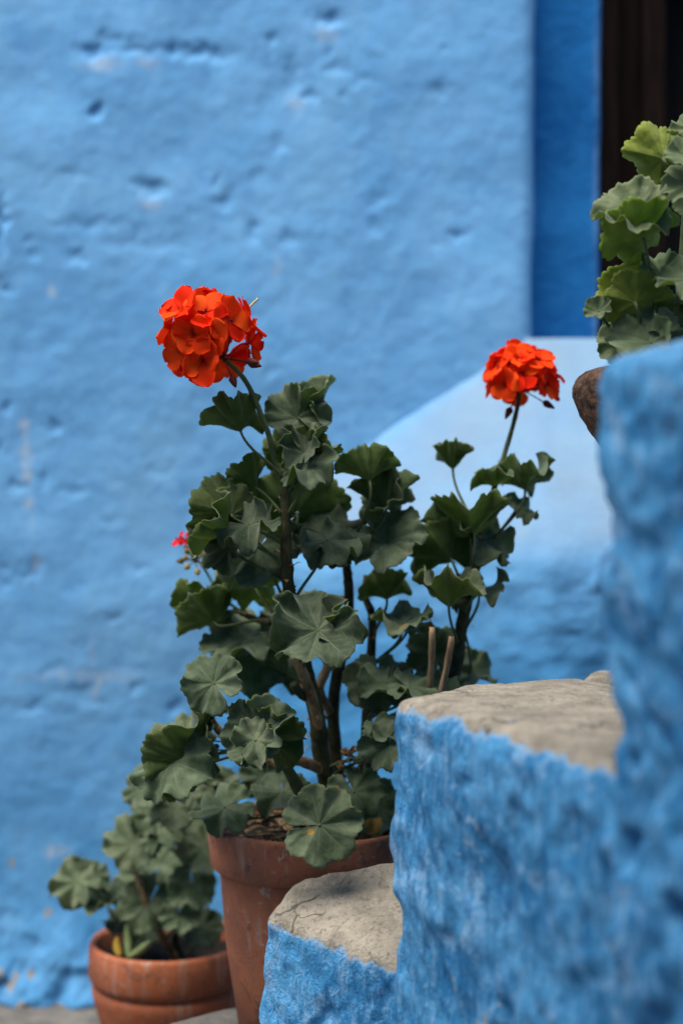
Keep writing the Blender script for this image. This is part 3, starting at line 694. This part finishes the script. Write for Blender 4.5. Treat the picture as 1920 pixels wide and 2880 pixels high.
def flower_head(plant, centre, rad, stemdir, dirs, pl, seed, jit=.12, petal='petal', npet=5, hub=None, buds=(), open_=78):
    rng = random.Random(seed); mb = MB()
    hubp = hub if hub is not None else centre+stemdir.normalized()*rad*.45
    fl = []
    for d in dirs:
        d = Vector(d).normalized(); d = (d+Vector((rng.uniform(-jit, jit), rng.uniform(-jit, jit), rng.uniform(-jit, jit)))).normalized()
        c = centre+d*rad*rng.uniform(.84, 1.04)
        ax = (d+Vector((0, 0, .10))+Vector((rng.gauss(0, .18), rng.gauss(0, .18), rng.gauss(0, .18)))).normalized()
        b = c-ax*.010
        mb.add(*tube(catmull([hubp, hubp*.45+b*.55-Vector((0, 0, .0015)), b, c-ax*.001], 4), lambda q: .0009+.0009*max(0, q-.75)*4, 5))
        for k in range(5):   # stamens
            a = k*1.2566; o1 = ax.orthogonal().normalized(); o2 = ax.cross(o1)
            e = c+ax*.006+(o1*math.cos(a)+o2*math.sin(a))*.0012
            mb.add(*tube([c, e], (.0003, .00045), 4))
        fl.append((c, ax))
    mb.add(*tube([hubp-stemdir.normalized()*-.004, hubp, hubp-stemdir.normalized()*.006], (.0035, .002), 8))
    for d, L in buds:
        d = Vector(d).normalized(); e = hubp+d*L
        mb.add(*tube([hubp, e], (.0008, .0008), 5)); mb.add(*tube([e, e+d*.004, e+d*.010, e+d*.016], lambda q: .001+.0038*math.sin(math.pi*min(q+.12, 1)), 8))
    head = obj('flower_head', mb.mesh('flower_head'), M['bud'], plant.t)
    global PET
    if not PET:
        PET = [petal_mesh(i) for i in range(14)]
    for c, ax in fl:
        o1 = ax.orthogonal().normalized(); o1 = Matrix.Rotation(rng.uniform(0, 6.28), 3, ax) @ o1
        op = math.radians(open_+rng.uniform(-18, 8))
        for k in range(npet):
            a = k*2*math.pi/npet+rng.uniform(-.16, .16)
            rd = Matrix.Rotation(a, 3, ax) @ o1
            ty = ax*math.cos(op+rng.uniform(-.16, .2))+rd*math.sin(op)
            nz = ax*math.sin(op)-rd*math.cos(op)
            S = pl*rng.uniform(.88, 1.12)
            mx = frame(c+ax*(.0008*k), nz, ty) @ Matrix.Diagonal((S*rng.uniform(1.08, 1.32), S, S, 1))
            me = PET[rng.randrange(len(PET))]
            if petal != 'petal':
                me = me.copy(); me.materials.clear()
            obj('petal', me, M[petal], head, mx)
    return head
def fib(n, lo=-1.0, hi=1.0, rot=0.0):
    out = []
    for i in range(n):
        z = hi-(hi-lo)*(i+.5)/n; a = i*2.39996+rot; r = math.sqrt(max(0, 1-z*z)); out.append(Vector((r*math.cos(a), r*math.sin(a), z)))
    return out

# ------------------------------------------------------------------ main geranium in the tall pot
soilz = POT.z+H-.036
A = Plant('geranium_plant', POT+Vector((0, 0, H-.036)), 'tall leafy geranium with one large round vermilion flower head, in the tall terracotta pot')
A.stem([Vector((.022, 1.74, soilz-.01)), tp(5, 1140, 960, 1.715), tp(5, 1100, 680, 1.70), tp(5, 1040, 420, 1.69), tp(3, 930, 1250, 1.665), tp(3, 900, 1060, 1.645), tp(3, 872, 850, 1.63), tp(3, 862, 500, 1.625), tp(3, 858, 180, 1.63)], .0115, .0056, 'bark', 26, 'woody_stem', 1)
A.stem([Vector((.01, 1.80, soilz-.01)), tp(5, 1190, 700, 1.77), tp(5, 1235, 300, 1.755), tp(3, 1275, 1200, 1.75), tp(3, 1285, 980, 1.745), tp(3, 1265, 780, 1.74)], .0085, .0055, 'bark', 14, 'woody_stem', 2)
A.stem([Vector((.065, 1.77, soilz-.01)), tp(5, 1395, 900, 1.75), tp(5, 1390, 560, 1.75), tp(4, 330, 900, 1.76), tp(4, 285, 740, 1.765), tp(4, 290, 600, 1.77)], .008, .0035, 'bark', 10, 'woody_stem', 3)
A.stem([tp(5, 1120, 760, 1.705), tp(5, 1060, 520, 1.67), tp(5, 1005, 380, 1.655), tp(5, 940, 258, 1.65)], .0065, .0058, 'litter', 3, 'branch', 4)
A.stem([tp(5, 1140, 970, 1.72), tp(5, 1020, 915, 1.68), tp(5, 880, 890, 1.665)], .007, .006, 'litter', 2, 'branch', 5)
A.stem([Vector((-.01, 1.72, soilz)), tp(5, 950, 1000, 1.67), tp(5, 870, 880, 1.65), tp(5, 810, 800, 1.63)], .0075, .005, 'stem', 3, 'branch', 6)
A.stem([tp(5, 900, 940, 1.67), tp(5, 700, 850, 1.67), tp(5, 570, 775, 1.66), tp(5, 495, 690, 1.655), tp(5, 480, 650, 1.65)], .0052, .004, 'litter', 6, 'branch', 7)
A.stem([tp(5, 1170, 620, 1.76), tp(5, 1110, 500, 1.73), tp(5, 1150, 380, 1.72), tp(5, 1180, 290, 1.715)], .006, .0055, 'litter', 0, 'branch', 8)
A.stem([tp(5, 1060, 560, 1.70), tp(5, 1000, 520, 1.665), tp(5, 960, 460, 1.655)], .0045, .0055, 'bark', 0, 'branch', 9)
A.stem([tp(3, 900, 1080, 1.68), tp(3, 760, 1180, 1.73), tp(3, 640, 1160, 1.76), tp(3, 520, 1100, 1.78)], .005, .003, 'bark', 4, 'branch', 10)
# peduncle of the big head
A.stem([tp(3, 858, 190, 1.63), tp(1, 985, 1380, 1.63), tp(1, 930, 1160, 1.625), tp(1, 850, 950, 1.62), tp(1, 770, 780, 1.615), tp(1, 690, 680, 1.605), tp(1, 600, 600, 1.60)], .0036, .0026, 'petiole', 0, 'flower_stalk', 11, attach=False)
HC = px(594, 948, 1.60)
dirs = [d for d in fib(24, -1, 1, .4) if d.dot(V(.55, -.75, .0).normalized()) < .80]
dirs = [d for d in dirs if d.dot(V(0, 0, 1)) < .50]+[V(-.05, -.68, .73), V(.48, .36, .8), V(-.45, .05, .9), V(.12, -.10, .99), V(-.74, -.42, .53), V(-.12, .58, .8)]
flower_head(A, HC, .0435, V(.5, -.8, -.1), dirs, .0272, 12, .10, hub=tp(1, 600, 590, 1.60), buds=((V(.7, -.15, .5), .035), (V(.75, -.2, .35), .033), (V(.3, -.7, .5), .03)))
p = tp(1, 770, 235, 1.61); A.stem([tp(1, 700, 330, 1.61), p, tp(1, 850, 155, 1.615)], .0010, .0014, 'style', 0, 'style', 12, 6, False)
# withered head with last petals, behind on the left
wp = tp(3, 262, 770, 1.80)
A.stem([tp(3, 560, 1110, 1.775), tp(3, 430, 1020, 1.79), tp(3, 360, 900, 1.80), tp(3, 300, 800, 1.80), wp], .0022, .0016, 'petiole', 0, 'flower_stalk', 13, 6, False)
rng = random.Random(3); mb = MB()
for k in range(13):
    d = Vector((rng.uniform(-1, .8), rng.uniform(-.6, .6), rng.uniform(-.5, .7))).normalized(); e = wp+d*rng.uniform(.008, .02)
    mb.add(*tube([wp, e], (.0008, .0008), 5)); mb.add(*tube([e, e+d*.004, e+d*.010], lambda q: .001+.0035*math.sin(math.pi*min(q+.1, 1)), 7))
o = obj('withered_flower_head', mb.mesh('withered'), M['withered'], A.t); o['label'] = 'withered yellow brown flower head'
flower_head(A, tp(3, 205, 650, 1.80), .010, V(.3, -1, 0), [V(-.8, .3, .3), V(.7, -.1, .4), V(.0, .4, .9)], .0115, 9, .2, petal='petal2', npet=3, hub=wp)

N_UP = V(0, 1, 0)
# (tile, x, y, depth, radius in tile px, normal, tip, options)
LA = [
 (1, 722, 1130, 1.62, 300, V(-.32, .85, -.22), V(-.9, -.1, .4), dict(cup=34, ruffle=20, pleat=12, fold=10)),
 (1, 1310, 1000, 1.68, 300, V(-.55, .25, .75), V(.12, .95, .1), dict(cup=18, fold=42, ruffle=16)),
 (1, 1135, 1040, 1.65, 280, V(-.05, .45, .85), V(-.15, .9, -.2), dict(cup=20, pleat=16, ruffle=22)),
 (1, 1195, 1290, 1.615, 270, V(-.15, .62, .72), V(-.1, .85, .1), dict(cup=16, fold=34, fax=20, ruffle=16)),
 (1, 1215, 1330, 1.63, 280, V(.30, .8, -.30), V(.75, .45, .2), dict(cup=30, ruffle=18)),
 (1, 1225, 1390, 1.60, 240, V(-.25, .85, .42), V(-.8, -.15, .55), dict(cup=6, droop=35, ruffle=30)),
 (1, 1085, 1275, 1.70, 215, V(-.2, .45, -.8), V(-.9, .25, -.1), dict(cup=14)),
 (1, 838, 1548, 1.66, 260, V(-.65, .25, -.55), V(.0, .95, .2), dict(cup=18, fold=25)),
 (3, 500, 470, 1.615, 330, V(-.30, .30, -.85), V(-.85, .25, .35), dict(cup=22, fold=12, ruffle=15)),
 (3, 470, 560, 1.60, 300, V(-.75, .55, .30), V(-.65, -.2, .6), dict(cup=18, fold=20, ruffle=16)),
 (3, 620, 535, 1.60, 260, V(-.05, .92, .35), V(-.75, -.35, .55), dict(cup=0, droop=22, ruffle=34)),
 (3, 680, 690, 1.665, 320, V(-.25, .42, .8), V(-.7, -.45, .4), dict(cup=12, ruffle=20, pleat=14)),
 (3, 480, 700, 1.63, 240, V(-.4, .35, .75), V(-.6, -.6, .2), dict(cup=14, ruffle=18)),
 (3, 940, 460, 1.70, 350, V(-.15, .25, -.9), V(.62, .7, .25), dict(cup=20, ruffle=14)),
 (3, 1130, 600, 1.69, 330, V(.05, .72, .62), V(.65, .1, .4), dict(cup=4, ruffle=26, pleat=12, droop=15)),
 (3, 1140, 640, 1.66, 280, V(.05, .82, .50), V(.35, -.45, .8), dict(cup=-4, ruffle=26, droop=22, pleat=12)),
 (2, 312, 1010, 1.67, 240, V(-.18, .85, -.35), V(-.1, .5, .7), dict(cup=40, ruffle=22, pleat=12)),
 (2, 415, 1178, 1.69, 290, V(-.05, .65, -.65), V(.2, .8, .3), dict(cup=36, ruffle=16)),
 (2, 430, 1170, 1.71, 260, V(-.75, .5, .2), V(.4, .85, .0), dict(cup=20, ruffle=20)),
 (2, 425, 1400, 1.70, 260, V(-.25, .5, .65), V(.3, .85, .1), dict(cup=14, ruffle=16)),
 (3, 365, 1085, 1.77, 260, V(-.25, .8, -.3), V(-.85, .2, .3), dict(cup=36, ruffle=24)),
 (3, 385, 1185, 1.74, 270, V(-.35, .6, -.6), V(-.8, .05, .4), dict(cup=26, ruffle=14)),
 (3, 660, 950, 1.73, 280, V(-.1, .4, -.8), V(-.85, .3, .1), dict(cup=16)),
 (3, 600, 1300, 1.76, 290, V(-.1, .75, .5), V(-.9, -.05, .3), dict(cup=8)),
 (3, 1080, 1245, 1.575, 355, V(-.02, .62, .78), V(-.75, -.1, .5), dict(cup=10, ruffle=24, pleat=13, sad=16)),
 (3, 1120, 1240, 1.60, 280, V(-.45, .45, .75), V(.55, .75, .0), dict(cup=18, ruffle=22, fold=20)),
 (5, 500, 460, 1.60, 240, V(-.22, .42, .87), V(-.55, .6, .0), dict(cup=9, pleat=16, ruffle=16, sad=10)),
 (5, 790, 770, 1.585, 290, V(-.55, .35, .75), V(-.12, .95, .1), dict(cup=14, fold=14, ruffle=16)),
 (5, 800, 780, 1.60, 280, V(.45, .35, -.75), V(.45, .85, .2), dict(cup=16, ruffle=16)),
 (5, 740, 790, 1.57, 180, V(-.3, .6, .7), V(-.6, -.6, .3), dict(cup=4, ruffle=40, droop=25)),
 (5, 372, 905, 1.63, 290, V(-.70, .28, -.55), V(-.35, .85, .2), dict(cup=16, ruffle=16)),
 (5, 330, 870, 1.655, 250, V(-.3, .5, .75), V(-.6, .6, .0), dict(cup=14, ruffle=18)),
 (5, 262, 915, 1.62, 280, V(-.35, .6, .68), V(-.55, -.65, .4), dict(cup=4, ruffle=20, pleat=14, droop=12)),
 (5, 770, 1000, 1.83, 170, V(.1, .6, .75), V(-.3, .5, .1), dict(cup=6)),
 (5, 1110, 1282, 1.555, 292, V(.02, .22, .96), V(.95, .12, .15), dict(cup=6, pleat=9, ruffle=11, sad=8, tilt=14, scorch=((150, .28, .11), (-60, .95, .09), (-25, .97, .07), (60, .95, .06)))),
 (5, 1310, 1090, 1.68, 170, V(.1, .4, .85), V(.4, -.6, .2), dict(cup=8)),
 (5, 1505, 810, 1.62, 200, V(-.25, .45, .8), V(-.5, -.75, .3), dict(cup=10)),
 (5, 1500, 740, 1.64, 150, V(-.2, .8, .4), V(-.6, .2, .3), dict(cup=14)),
 (5, 1450, 440, 1.70, 250, V(.1, .45, .85), V(0, -.9, .3), dict(cup=8)),
 (4, 520, 905, 1.69, 240, V(-.05, .92, .22), V(-.75, .0, .5), dict(cup=14, ruffle=20, scorch=((-60, .6, .2), (20, .75, .16)))),
 (4, 560, 920, 1.71, 200, V(.2, .8, .4), V(.7, -.4, .3), dict(cup=4, scorch=((0, .8, .15),))),
 (4, 720, 1100, 1.76, 220, V(0, .2, .9), V(-.2, .9, .1), dict(cup=8)),
 (4, 420, 748, 1.74, 210, V(-.1, .72, -.5), V(.1, .6, .5), dict(cup=36)),
 (4, 420, 1280, 1.68, 210, V(0, .7, .6), V(-.2, -.5, .6), dict(cup=6)),
 (4, 560, 1310, 1.66, 210, V(.1, .8, .5), V(.7, .0, .5), dict(cup=8)),
 (4, 700, 1300, 1.72, 180, V(.1, .8, .4), V(.6, .3, .5), dict(cup=10)),
 (5, 700, 300, 1.78, 270, V(0, .5, .8), V(.1, -.9, .2), dict(cup=6)),
 (5, 860, 380, 1.80, 200, V(.1, .6, .7), V(-.2, -.7, .4), dict(cup=8)),
 (5, 560, 1180, 1.70, 190, V(-.1, .75, .5), V(-.8, -.2, .3), dict(cup=2, droop=20)),
 (5, 900, 1090, 1.70, 200, V(0, .8, .5), V(.2, -.4, .8), dict(cup=6)),
 (5, 1420, 1180, 1.72, 200, V(.1, .5, .8), V(.1, -.8, .3), dict(cup=6, scorch=((10, .6, .35),))),
 (5, 1000, 140, 1.76, 280, V(0, .6, .6), V(-.2, .7, -.2), dict(cup=8)),
]
for (tl, x, y, d, R, n, t_, kw) in LA:
    A.leaf(tp(tl, x, y, d), R/TL[tl][2]*d/F, n, t_, **kw)
# shrivelled brown leaves low on the right stem
A.mats = [M['litter']]*3
for x, y, r_, n, t_ in ((1290, 880, 75, V(-.3, .4, .8), V(.2, .6, .3)), (1340, 930, 60, V(.3, .5, .7), V(.5, -.4, .3)), (1250, 930, 50, V(-.5, .3, .7), V(-.4, -.6, .3))):
    o = A.leaf(tp(5, x, y, 1.69), r_/TL[5][2]*1.69/F, n, t_, pr=.0009, cup=40, ruffle=60, tilt=70, fold=30, nu=43, nr=7); o.name = 'shrivelled_leaf'; WM[o.name] = WM.get(o.name, WM['leaf'])
A.mats = [M[m] for m in ('lt', 'lu', 'le')]
# small young leaflets on the twig
for x, y, s in ((440, 780, 42), (515, 840, 40), (870, 810, 45), (470, 690, 60), (430, 660, 50), (600, 620, 45)):
    A.leaf(tp(5, x, y, 1.65), s/TL[5][2]*1.65/F, V(-.3, .3, .7), V(-.4, .2, .4), base=None, pr=.0009, cup=30, nu=43, nr=6)

# ------------------------------------------------------------------ second geranium, same pot, leaning over the block
B = Plant('geranium_plant', Vector((.07, 1.80, soilz)), 'slender geranium with a small domed vermilion flower head, leaning behind the stone block top')
B.stem([Vector((.07, 1.80, soilz-.01)), px(1215, 2080, 1.76), tp(4, 855, 1180, 1.74), tp(4, 880, 980, 1.735), tp(4, 920, 780, 1.73), tp(4, 960, 600, 1.73), tp(4, 985, 420, 1.73), tp(4, 1000, 360, 1.73)], .0085, .0065, 'bark', 14, 'woody_stem', 21)
B.stem([tp(4, 930, 640, 1.73), tp(4, 1020, 500, 1.735), tp(4, 1070, 420, 1.74)], .005, .0035, 'bark', 3, 'branch', 22)
B.stem([tp(4, 895, 900, 1.735), tp(4, 930, 1040, 1.75), tp(4, 950, 1180, 1.76)], .0018, .0014, 'petiole', 0, 'dry_petiole', 24, 6, False)
B.stem([tp(4, 995, 380, 1.73), tp(2, 1120, 980, 1.74), tp(2, 1150, 880, 1.745), tp(2, 1210, 680, 1.75), tp(2, 1245, 530, 1.75), tp(2, 1258, 430, 1.75)], .0034, .0026, 'stem', 0, 'flower_stalk', 23, 8, False)
BC = tp(2, 1262, 385, 1.75)
dirs = [d for d in fib(19, -.25, 1, 1.0)]
flower_head(B, BC, .036, V(0, -1, 0), dirs, .0225, 31, .12, hub=tp(2, 1258, 430, 1.75), buds=((V(-.35, -.7, .2), .028), (V(.55, -.35, .2), .034)))
LB = [
 (4, 825, 500, 1.72, 300, V(-.30, .60, -.62), V(-.55, .6, .4), dict(cup=28, ruffle=14)),
 (4, 950, 352, 1.70, 330, V(-.02, .72, -.52), V(-.1, .4, .8), dict(cup=36, ruffle=16, pleat=8)),
 (4, 985, 365, 1.73, 280, V(.35, .8, .2), V(.9, .1, .4), dict(cup=10, ruffle=26, droop=12)),
 (4, 810, 800, 1.69, 300, V(-.05, .90, .10), V(-.2, .1, .9), dict(cup=44, ruffle=24, pleat=14)),
 (4, 1000, 715, 1.74, 230, V(-.15, .9, .25), V(.9, .15, .2), dict(cup=12, ruffle=28)),
 (2, 835, 938, 1.75, 205, V(0, .88, -.25), V(-.1, .3, .8), dict(cup=42, ruffle=16)),
 (2, 1290, 1068, 1.74, 285, V(-.05, .85, -.32), V(.2, .5, .7), dict(cup=34, ruffle=22)),
 (2, 1092, 1045, 1.72, 170, V(-.1, .9, -.1), V(-.7, .0, .6), dict(cup=28, ruffle=22)),
 (2, 1235, 1190, 1.75, 150, V(.35, .6, .4), V(.5, .3, .3), dict(cup=14, ruffle=24)),
 (4, 760, 1130, 1.78, 230, V(.1, .3, .85), V(.3, .8, .1), dict(cup=8)),
 (4, 900, 1220, 1.79, 210, V(.1, .7, .5), V(.8, .2, .3), dict(cup=8)),
]
for (tl, x, y, d, R, n, t_, kw) in LB: B.leaf(tp(tl, x, y, d), R/TL[tl][2]*d/F, n, t_, **kw)
# two cut canes pushed into the pot
def cane(end, p1, r, label):
    path = [end+(p1-end)*k/24+Vector((.0022*math.sin(k*.42), 0, 0)) for k in range(25)]
    v, f = tube(path, lambda q: r*(1.12-.22*q+.22*max(0, math.cos(q*33+1))**14), 10, .09, 3)
    for q in range(len(v)-10, len(v)): v[q] = v[q]+Vector((0, 0, .004*math.sin(q*2.1)))
    tag(obj('garden_cane', mesh_from('cane', v, f), M['stake']), label, 'cane')
cane(Vector((.083, 1.76, soilz-.012)), tp(4, 716, 945, 1.645), .0042, 'greyish cut cane upright behind the stone block top')
cane(Vector((.062, 1.73, soilz-.012)), tp(4, 838, 1005, 1.63), .0040, 'tan cut cane leaning next to a greyish cane')

# ------------------------------------------------------------------ geranium in the low bowl
C_ = Plant('geranium_plant', BOWL+Vector((0, 0, .126)), 'low blurred geranium without flowers growing in the orange terracotta bowl')
cb = BOWL+Vector((0, 0, .12))
C_.stem([cb+Vector((.03, -.02, 0)), tp(6, 870, 1250, 2.0), tp(6, 750, 1040, 1.98), tp(6, 700, 900, 1.97), tp(6, 640, 720, 1.98)], .006, .0035, 'litter', 0, 'woody_stem', 41)
C_.stem([cb+Vector((.035, .0, 0)), tp(6, 900, 1200, 2.02), tp(6, 960, 1000, 2.0), tp(6, 960, 700, 1.98), tp(6, 930, 420, 1.95), tp(6, 960, 300, 1.93)], .006, .0035, 'bark', 0, 'woody_stem', 42)
C_.stem([cb+Vector((-.04, -.01, 0)), tp(6, 600, 1120, 2.0), tp(6, 560, 1000, 2.0), tp(6, 480, 900, 2.0)], .004, .003, 'stem', 0, 'stem', 43)
LC = [
 (6, 300, 830, 1.99, 205, V(-.15, .65, .75), V(-.75, -.1, .4), dict(cup=6, ruffle=24, pleat=13)),
 (6, 400, 790, 2.00, 130, V(.2, .6, .75), V(.6, -.2, .3), dict(cup=4, ruffle=20)),
 (6, 480, 960, 2.0, 220, V(-.1, .75, .25), V(-.85, -.25, .3), dict(cup=14)),
 (6, 640, 590, 1.97, 205, V(-.1, .6, .78), V(-.6, -.2, .4), dict(cup=8, ruffle=22, pleat=13)),
 (6, 820, 540, 1.96, 190, V(.0, .65, .7), V(.2, -.5, .5), dict(cup=8, ruffle=22)),
 (6, 710, 250, 1.90, 150, V(-.45, .5, .7), V(-.3, -.8, .2), dict(cup=4, ruffle=18)),
 (6, 890, 380, 1.92, 210, V(-.1, .6, .75), V(-.5, -.4, .5), dict(cup=6, ruffle=22)),
 (6, 1050, 230, 1.87, 160, V(-.3, .45, .8), V(-.7, .3, .1), dict(cup=10, ruffle=16)),
 (6, 1140, 260, 1.86, 170, V(.3, .5, .75), V(.6, .1, .2), dict(cup=10, ruffle=16)),
 (6, 1000, 850, 1.96, 180, V(.0, .45, .88), V(.1, -.8, .3), dict(cup=6, ruffle=18)),
 (6, 740, 960, 1.97, 180, V(-.1, .55, .8), V(-.3, -.6, .4), dict(cup=8, ruffle=20)),
 (6, 930, 1030, 1.95, 140, V(.1, .6, .75), V(.2, -.6, .4), dict(cup=8)),
 (6, 1080, 620, 1.95, 170, V(.0, .5, .8), V(.3, -.6, .3), dict(cup=8)),
 (6, 820, 720, 2.06, 200, V(.0, .5, .6), V(.2, .6, .0), dict(cup=12)),
 (6, 1010, 480, 2.0, 180, V(.1, .6, .6), V(.4, -.3, .4), dict(cup=8)),
 (6, 660, 820, 2.06, 160, V(-.1, .7, .3), V(-.5, .3, .3), dict(cup=14)),
 (6, 720, 1130, 2.02, 150, V(-.1, .8, .4), V(-.4, .1, .6), dict(cup=10)),
 (6, 1060, 1110, 2.0, 170, V(.1, .6, .6), V(.3, -.4, .5), dict(cup=8)),
 (6, 560, 1060, 2.03, 130, V(-.2, .6, .5), V(-.3, .4, .3), dict(cup=14)),
 (6, 780, 420, 1.98, 160, V(-.2, .6, .6), V(-.3, -.7, .3), dict(cup=6)),
]
for (tl, x, y, d, R, n, t_, kw) in LC: C_.leaf(tp(tl, x, y, d), R/TL[tl][2]*d/F, n, t_, **kw)
def blade(plant, p0, p1, bend, wd, mat, nm='young_leaf'):
    d = p1-p0; s = d.cross(Vector((0, 1, 0))).normalized(); P = []
    for i in range(9):
        q = i/8; c = p0+d*q+bend*(q*(1-q)*4)*.25; ww = wd*math.sin(math.pi*(.12+.86*q))**.8
        P += [c-s*ww, c+Vector((0, .3*ww, 0)), c+s*ww, c+Vector((0, .3*ww+.0012, 0))]
    f = []
    for i in range(8):
        for k in range(4): f.append((i*4+k, i*4+(k+1) % 4, i*4+4+(k+1) % 4, i*4+4+k))
    f += [(3, 2, 1, 0), (32, 33, 34, 35)]
    return obj(nm, mesh_from(nm, P, f), M[mat], plant.t)
M['young'] = mat_simple('pale_young_leaf', (0.16, 0.22, 0.08), (0.25, 0.32, 0.14), 60, 0.6, 0.1, 0.001)
M['yellow'] = mat_simple('yellowed_leaf', (0.38, 0.25, 0.03), (0.5, 0.34, 0.06), 60, 0.7, 0.1, 0.001)
blade(C_, tp(6, 610, 1300, 1.945), tp(6, 745, 1190, 1.935), Vector((.01, 0, -.004)), .0065, 'young')
blade(C_, tp(6, 610, 1300, 1.955), tp(6, 600, 1060, 1.965), Vector((.006, 0, 0)), .006, 'young')
o = blade(C_, tp(6, 560, 1290, 1.955), tp(6, 540, 1170, 1.96), Vector((-.006, 0, 0)), .006, 'yellow', 'yellowed_leaf'); o['label'] = 'yellowed leaf'

# ------------------------------------------------------------------ geranium in the clay bowl, upper right
Dp = Plant('geranium_plant', URN+Vector((0, 0, .092)), 'bright green bushy geranium without flowers, growing in the rough brown clay bowl', ('lt2', 'lu2', 'le'))
db = URN+Vector((0, 0, .085))
Dp.stem([db+Vector((0, 0, 0)), tp(7, 900, 1500, 1.52), tp(7, 940, 1250, 1.52), tp(7, 960, 900, 1.53), tp(7, 975, 650, 1.53), tp(7, 985, 350, 1.53)], .008, .005, 'stem', 3, 'stem', 51)
Dp.stem([db+Vector((.02, .01, 0)), tp(7, 1040, 1500, 1.54), tp(7, 1090, 1100, 1.55), tp(7, 1120, 700, 1.55)], .007, .005, 'stem', 3, 'stem', 52)
Dp.stem([db+Vector((-.02, .0, 0)), tp(7, 720, 1560, 1.50), tp(7, 760, 1380, 1.50)], .005, .004, 'stem', 0, 'stem', 53)
LD = [
 (7, 815, 435, 1.47, 290, V(.05, .35, -.85), V(-.45, .75, .2), dict(cup=22, fold=14, ruffle=10)),
 (7, 860, 430, 1.49, 205, V(.1, .45, -.75), V(.65, .6, .1), dict(cup=18, ruffle=14)),
 (7, 640, 795, 1.46, 320, V(-.22, .60, .74), V(-.8, .35, .2), dict(cup=14, ruffle=24, pleat=15)),
 (7, 690, 935, 1.45, 320, V(-.1, .62, -.42), V(-.85, -.05, .4), dict(cup=22, ruffle=22, pleat=12)),
 (7, 640, 1320, 1.51, 330, V(-.25, .35, -.8), V(-.75, .55, .1), dict(cup=12, ruffle=12)),
 (7, 640, 1345, 1.46, 245, V(.0, .38, -.85), V(-.45, .75, .3), dict(cup=20, ruffle=10, pleat=7)),
 (7, 700, 1360, 1.48, 230, V(.2, .4, -.8), V(.4, .8, .2), dict(cup=16, ruffle=14)),
 (7, 410, 1400, 1.47, 110, V(-.4, .4, .8), V(.0, .9, .1), dict(cup=12)),
 (7, 960, 1200, 1.44, 260, V(-.15, .58, .78), V(-.8, -.25, .3), dict(cup=6, ruffle=22)),
 (7, 800, 1150, 1.49, 170, V(-.3, .6, .6), V(-.3, .8, .1), dict(cup=20, fold=20)),
 (7, 600, 1480, 1.50, 230, V(-.2, .35, .85), V(-.6, -.3, .2), dict(cup=8, ruffle=14)),
 (7, 740, 1600, 1.46, 320, V(-.12, .5, .85), V(-.85, -.25, .2), dict(cup=8, ruffle=16)),
 (7, 760, 1600, 1.48, 250, V(-.85, .2, .4), V(-.1, .95, .1), dict(cup=10)),
 (7, 900, 1480, 1.48, 240, V(.0, .5, .8), V(-.5, .4, .1), dict(cup=8, ruffle=18)),
 (7, 960, 1620, 1.46, 230, V(.0, .6, .7), V(-.4, .2, .5), dict(cup=10)),
 (7, 960, 420, 1.45, 150, V(-.2, .5, .8), V(-.6, .4, .2), dict(cup=12, ruffle=20)),
 (7, 990, 600, 1.45, 190, V(-.3, .5, .8), V(-.6, .2, .3), dict(cup=12, ruffle=20)),
 (7, 990, 260, 1.50, 170, V(-.2, .3, .8), V(-.5, .7, .1), dict(cup=14)),
 (7, 560, 1600, 1.49, 190, V(-.3, .3, .85), V(-.3, -.7, .2), dict(cup=8)),
 (7, 1080, 760, 1.50, 280, V(.2, .5, .75), V(.4, .5, .1), dict(cup=10)),
 (7, 1080, 1400, 1.50, 280, V(.2, .6, .65), V(.5, .1, .3), dict(cup=10)),
]
for (tl, x, y, d, R, n, t_, kw) in LD:
    kw['ruffle'] = kw.get('ruffle', 18)*.6; R *= .93
    Dp.leaf(tp(tl, x, y, d), R/TL[tl][2]*d/F, n, t_, **kw)

# ------------------------------------------------------------------ small things
p0 = Vector((.16, 1.70, .0)); p1 = Vector((.345, 1.618, .70))
v, f = tube([p0+(p1-p0)*k/8 for k in range(9)], (.009, .009), 16)
tag(obj('metal_pipe', mesh_from('metal_pipe', v, f), M['metal']), 'thin grey metal pipe leaning behind the stone block top', 'pipe')
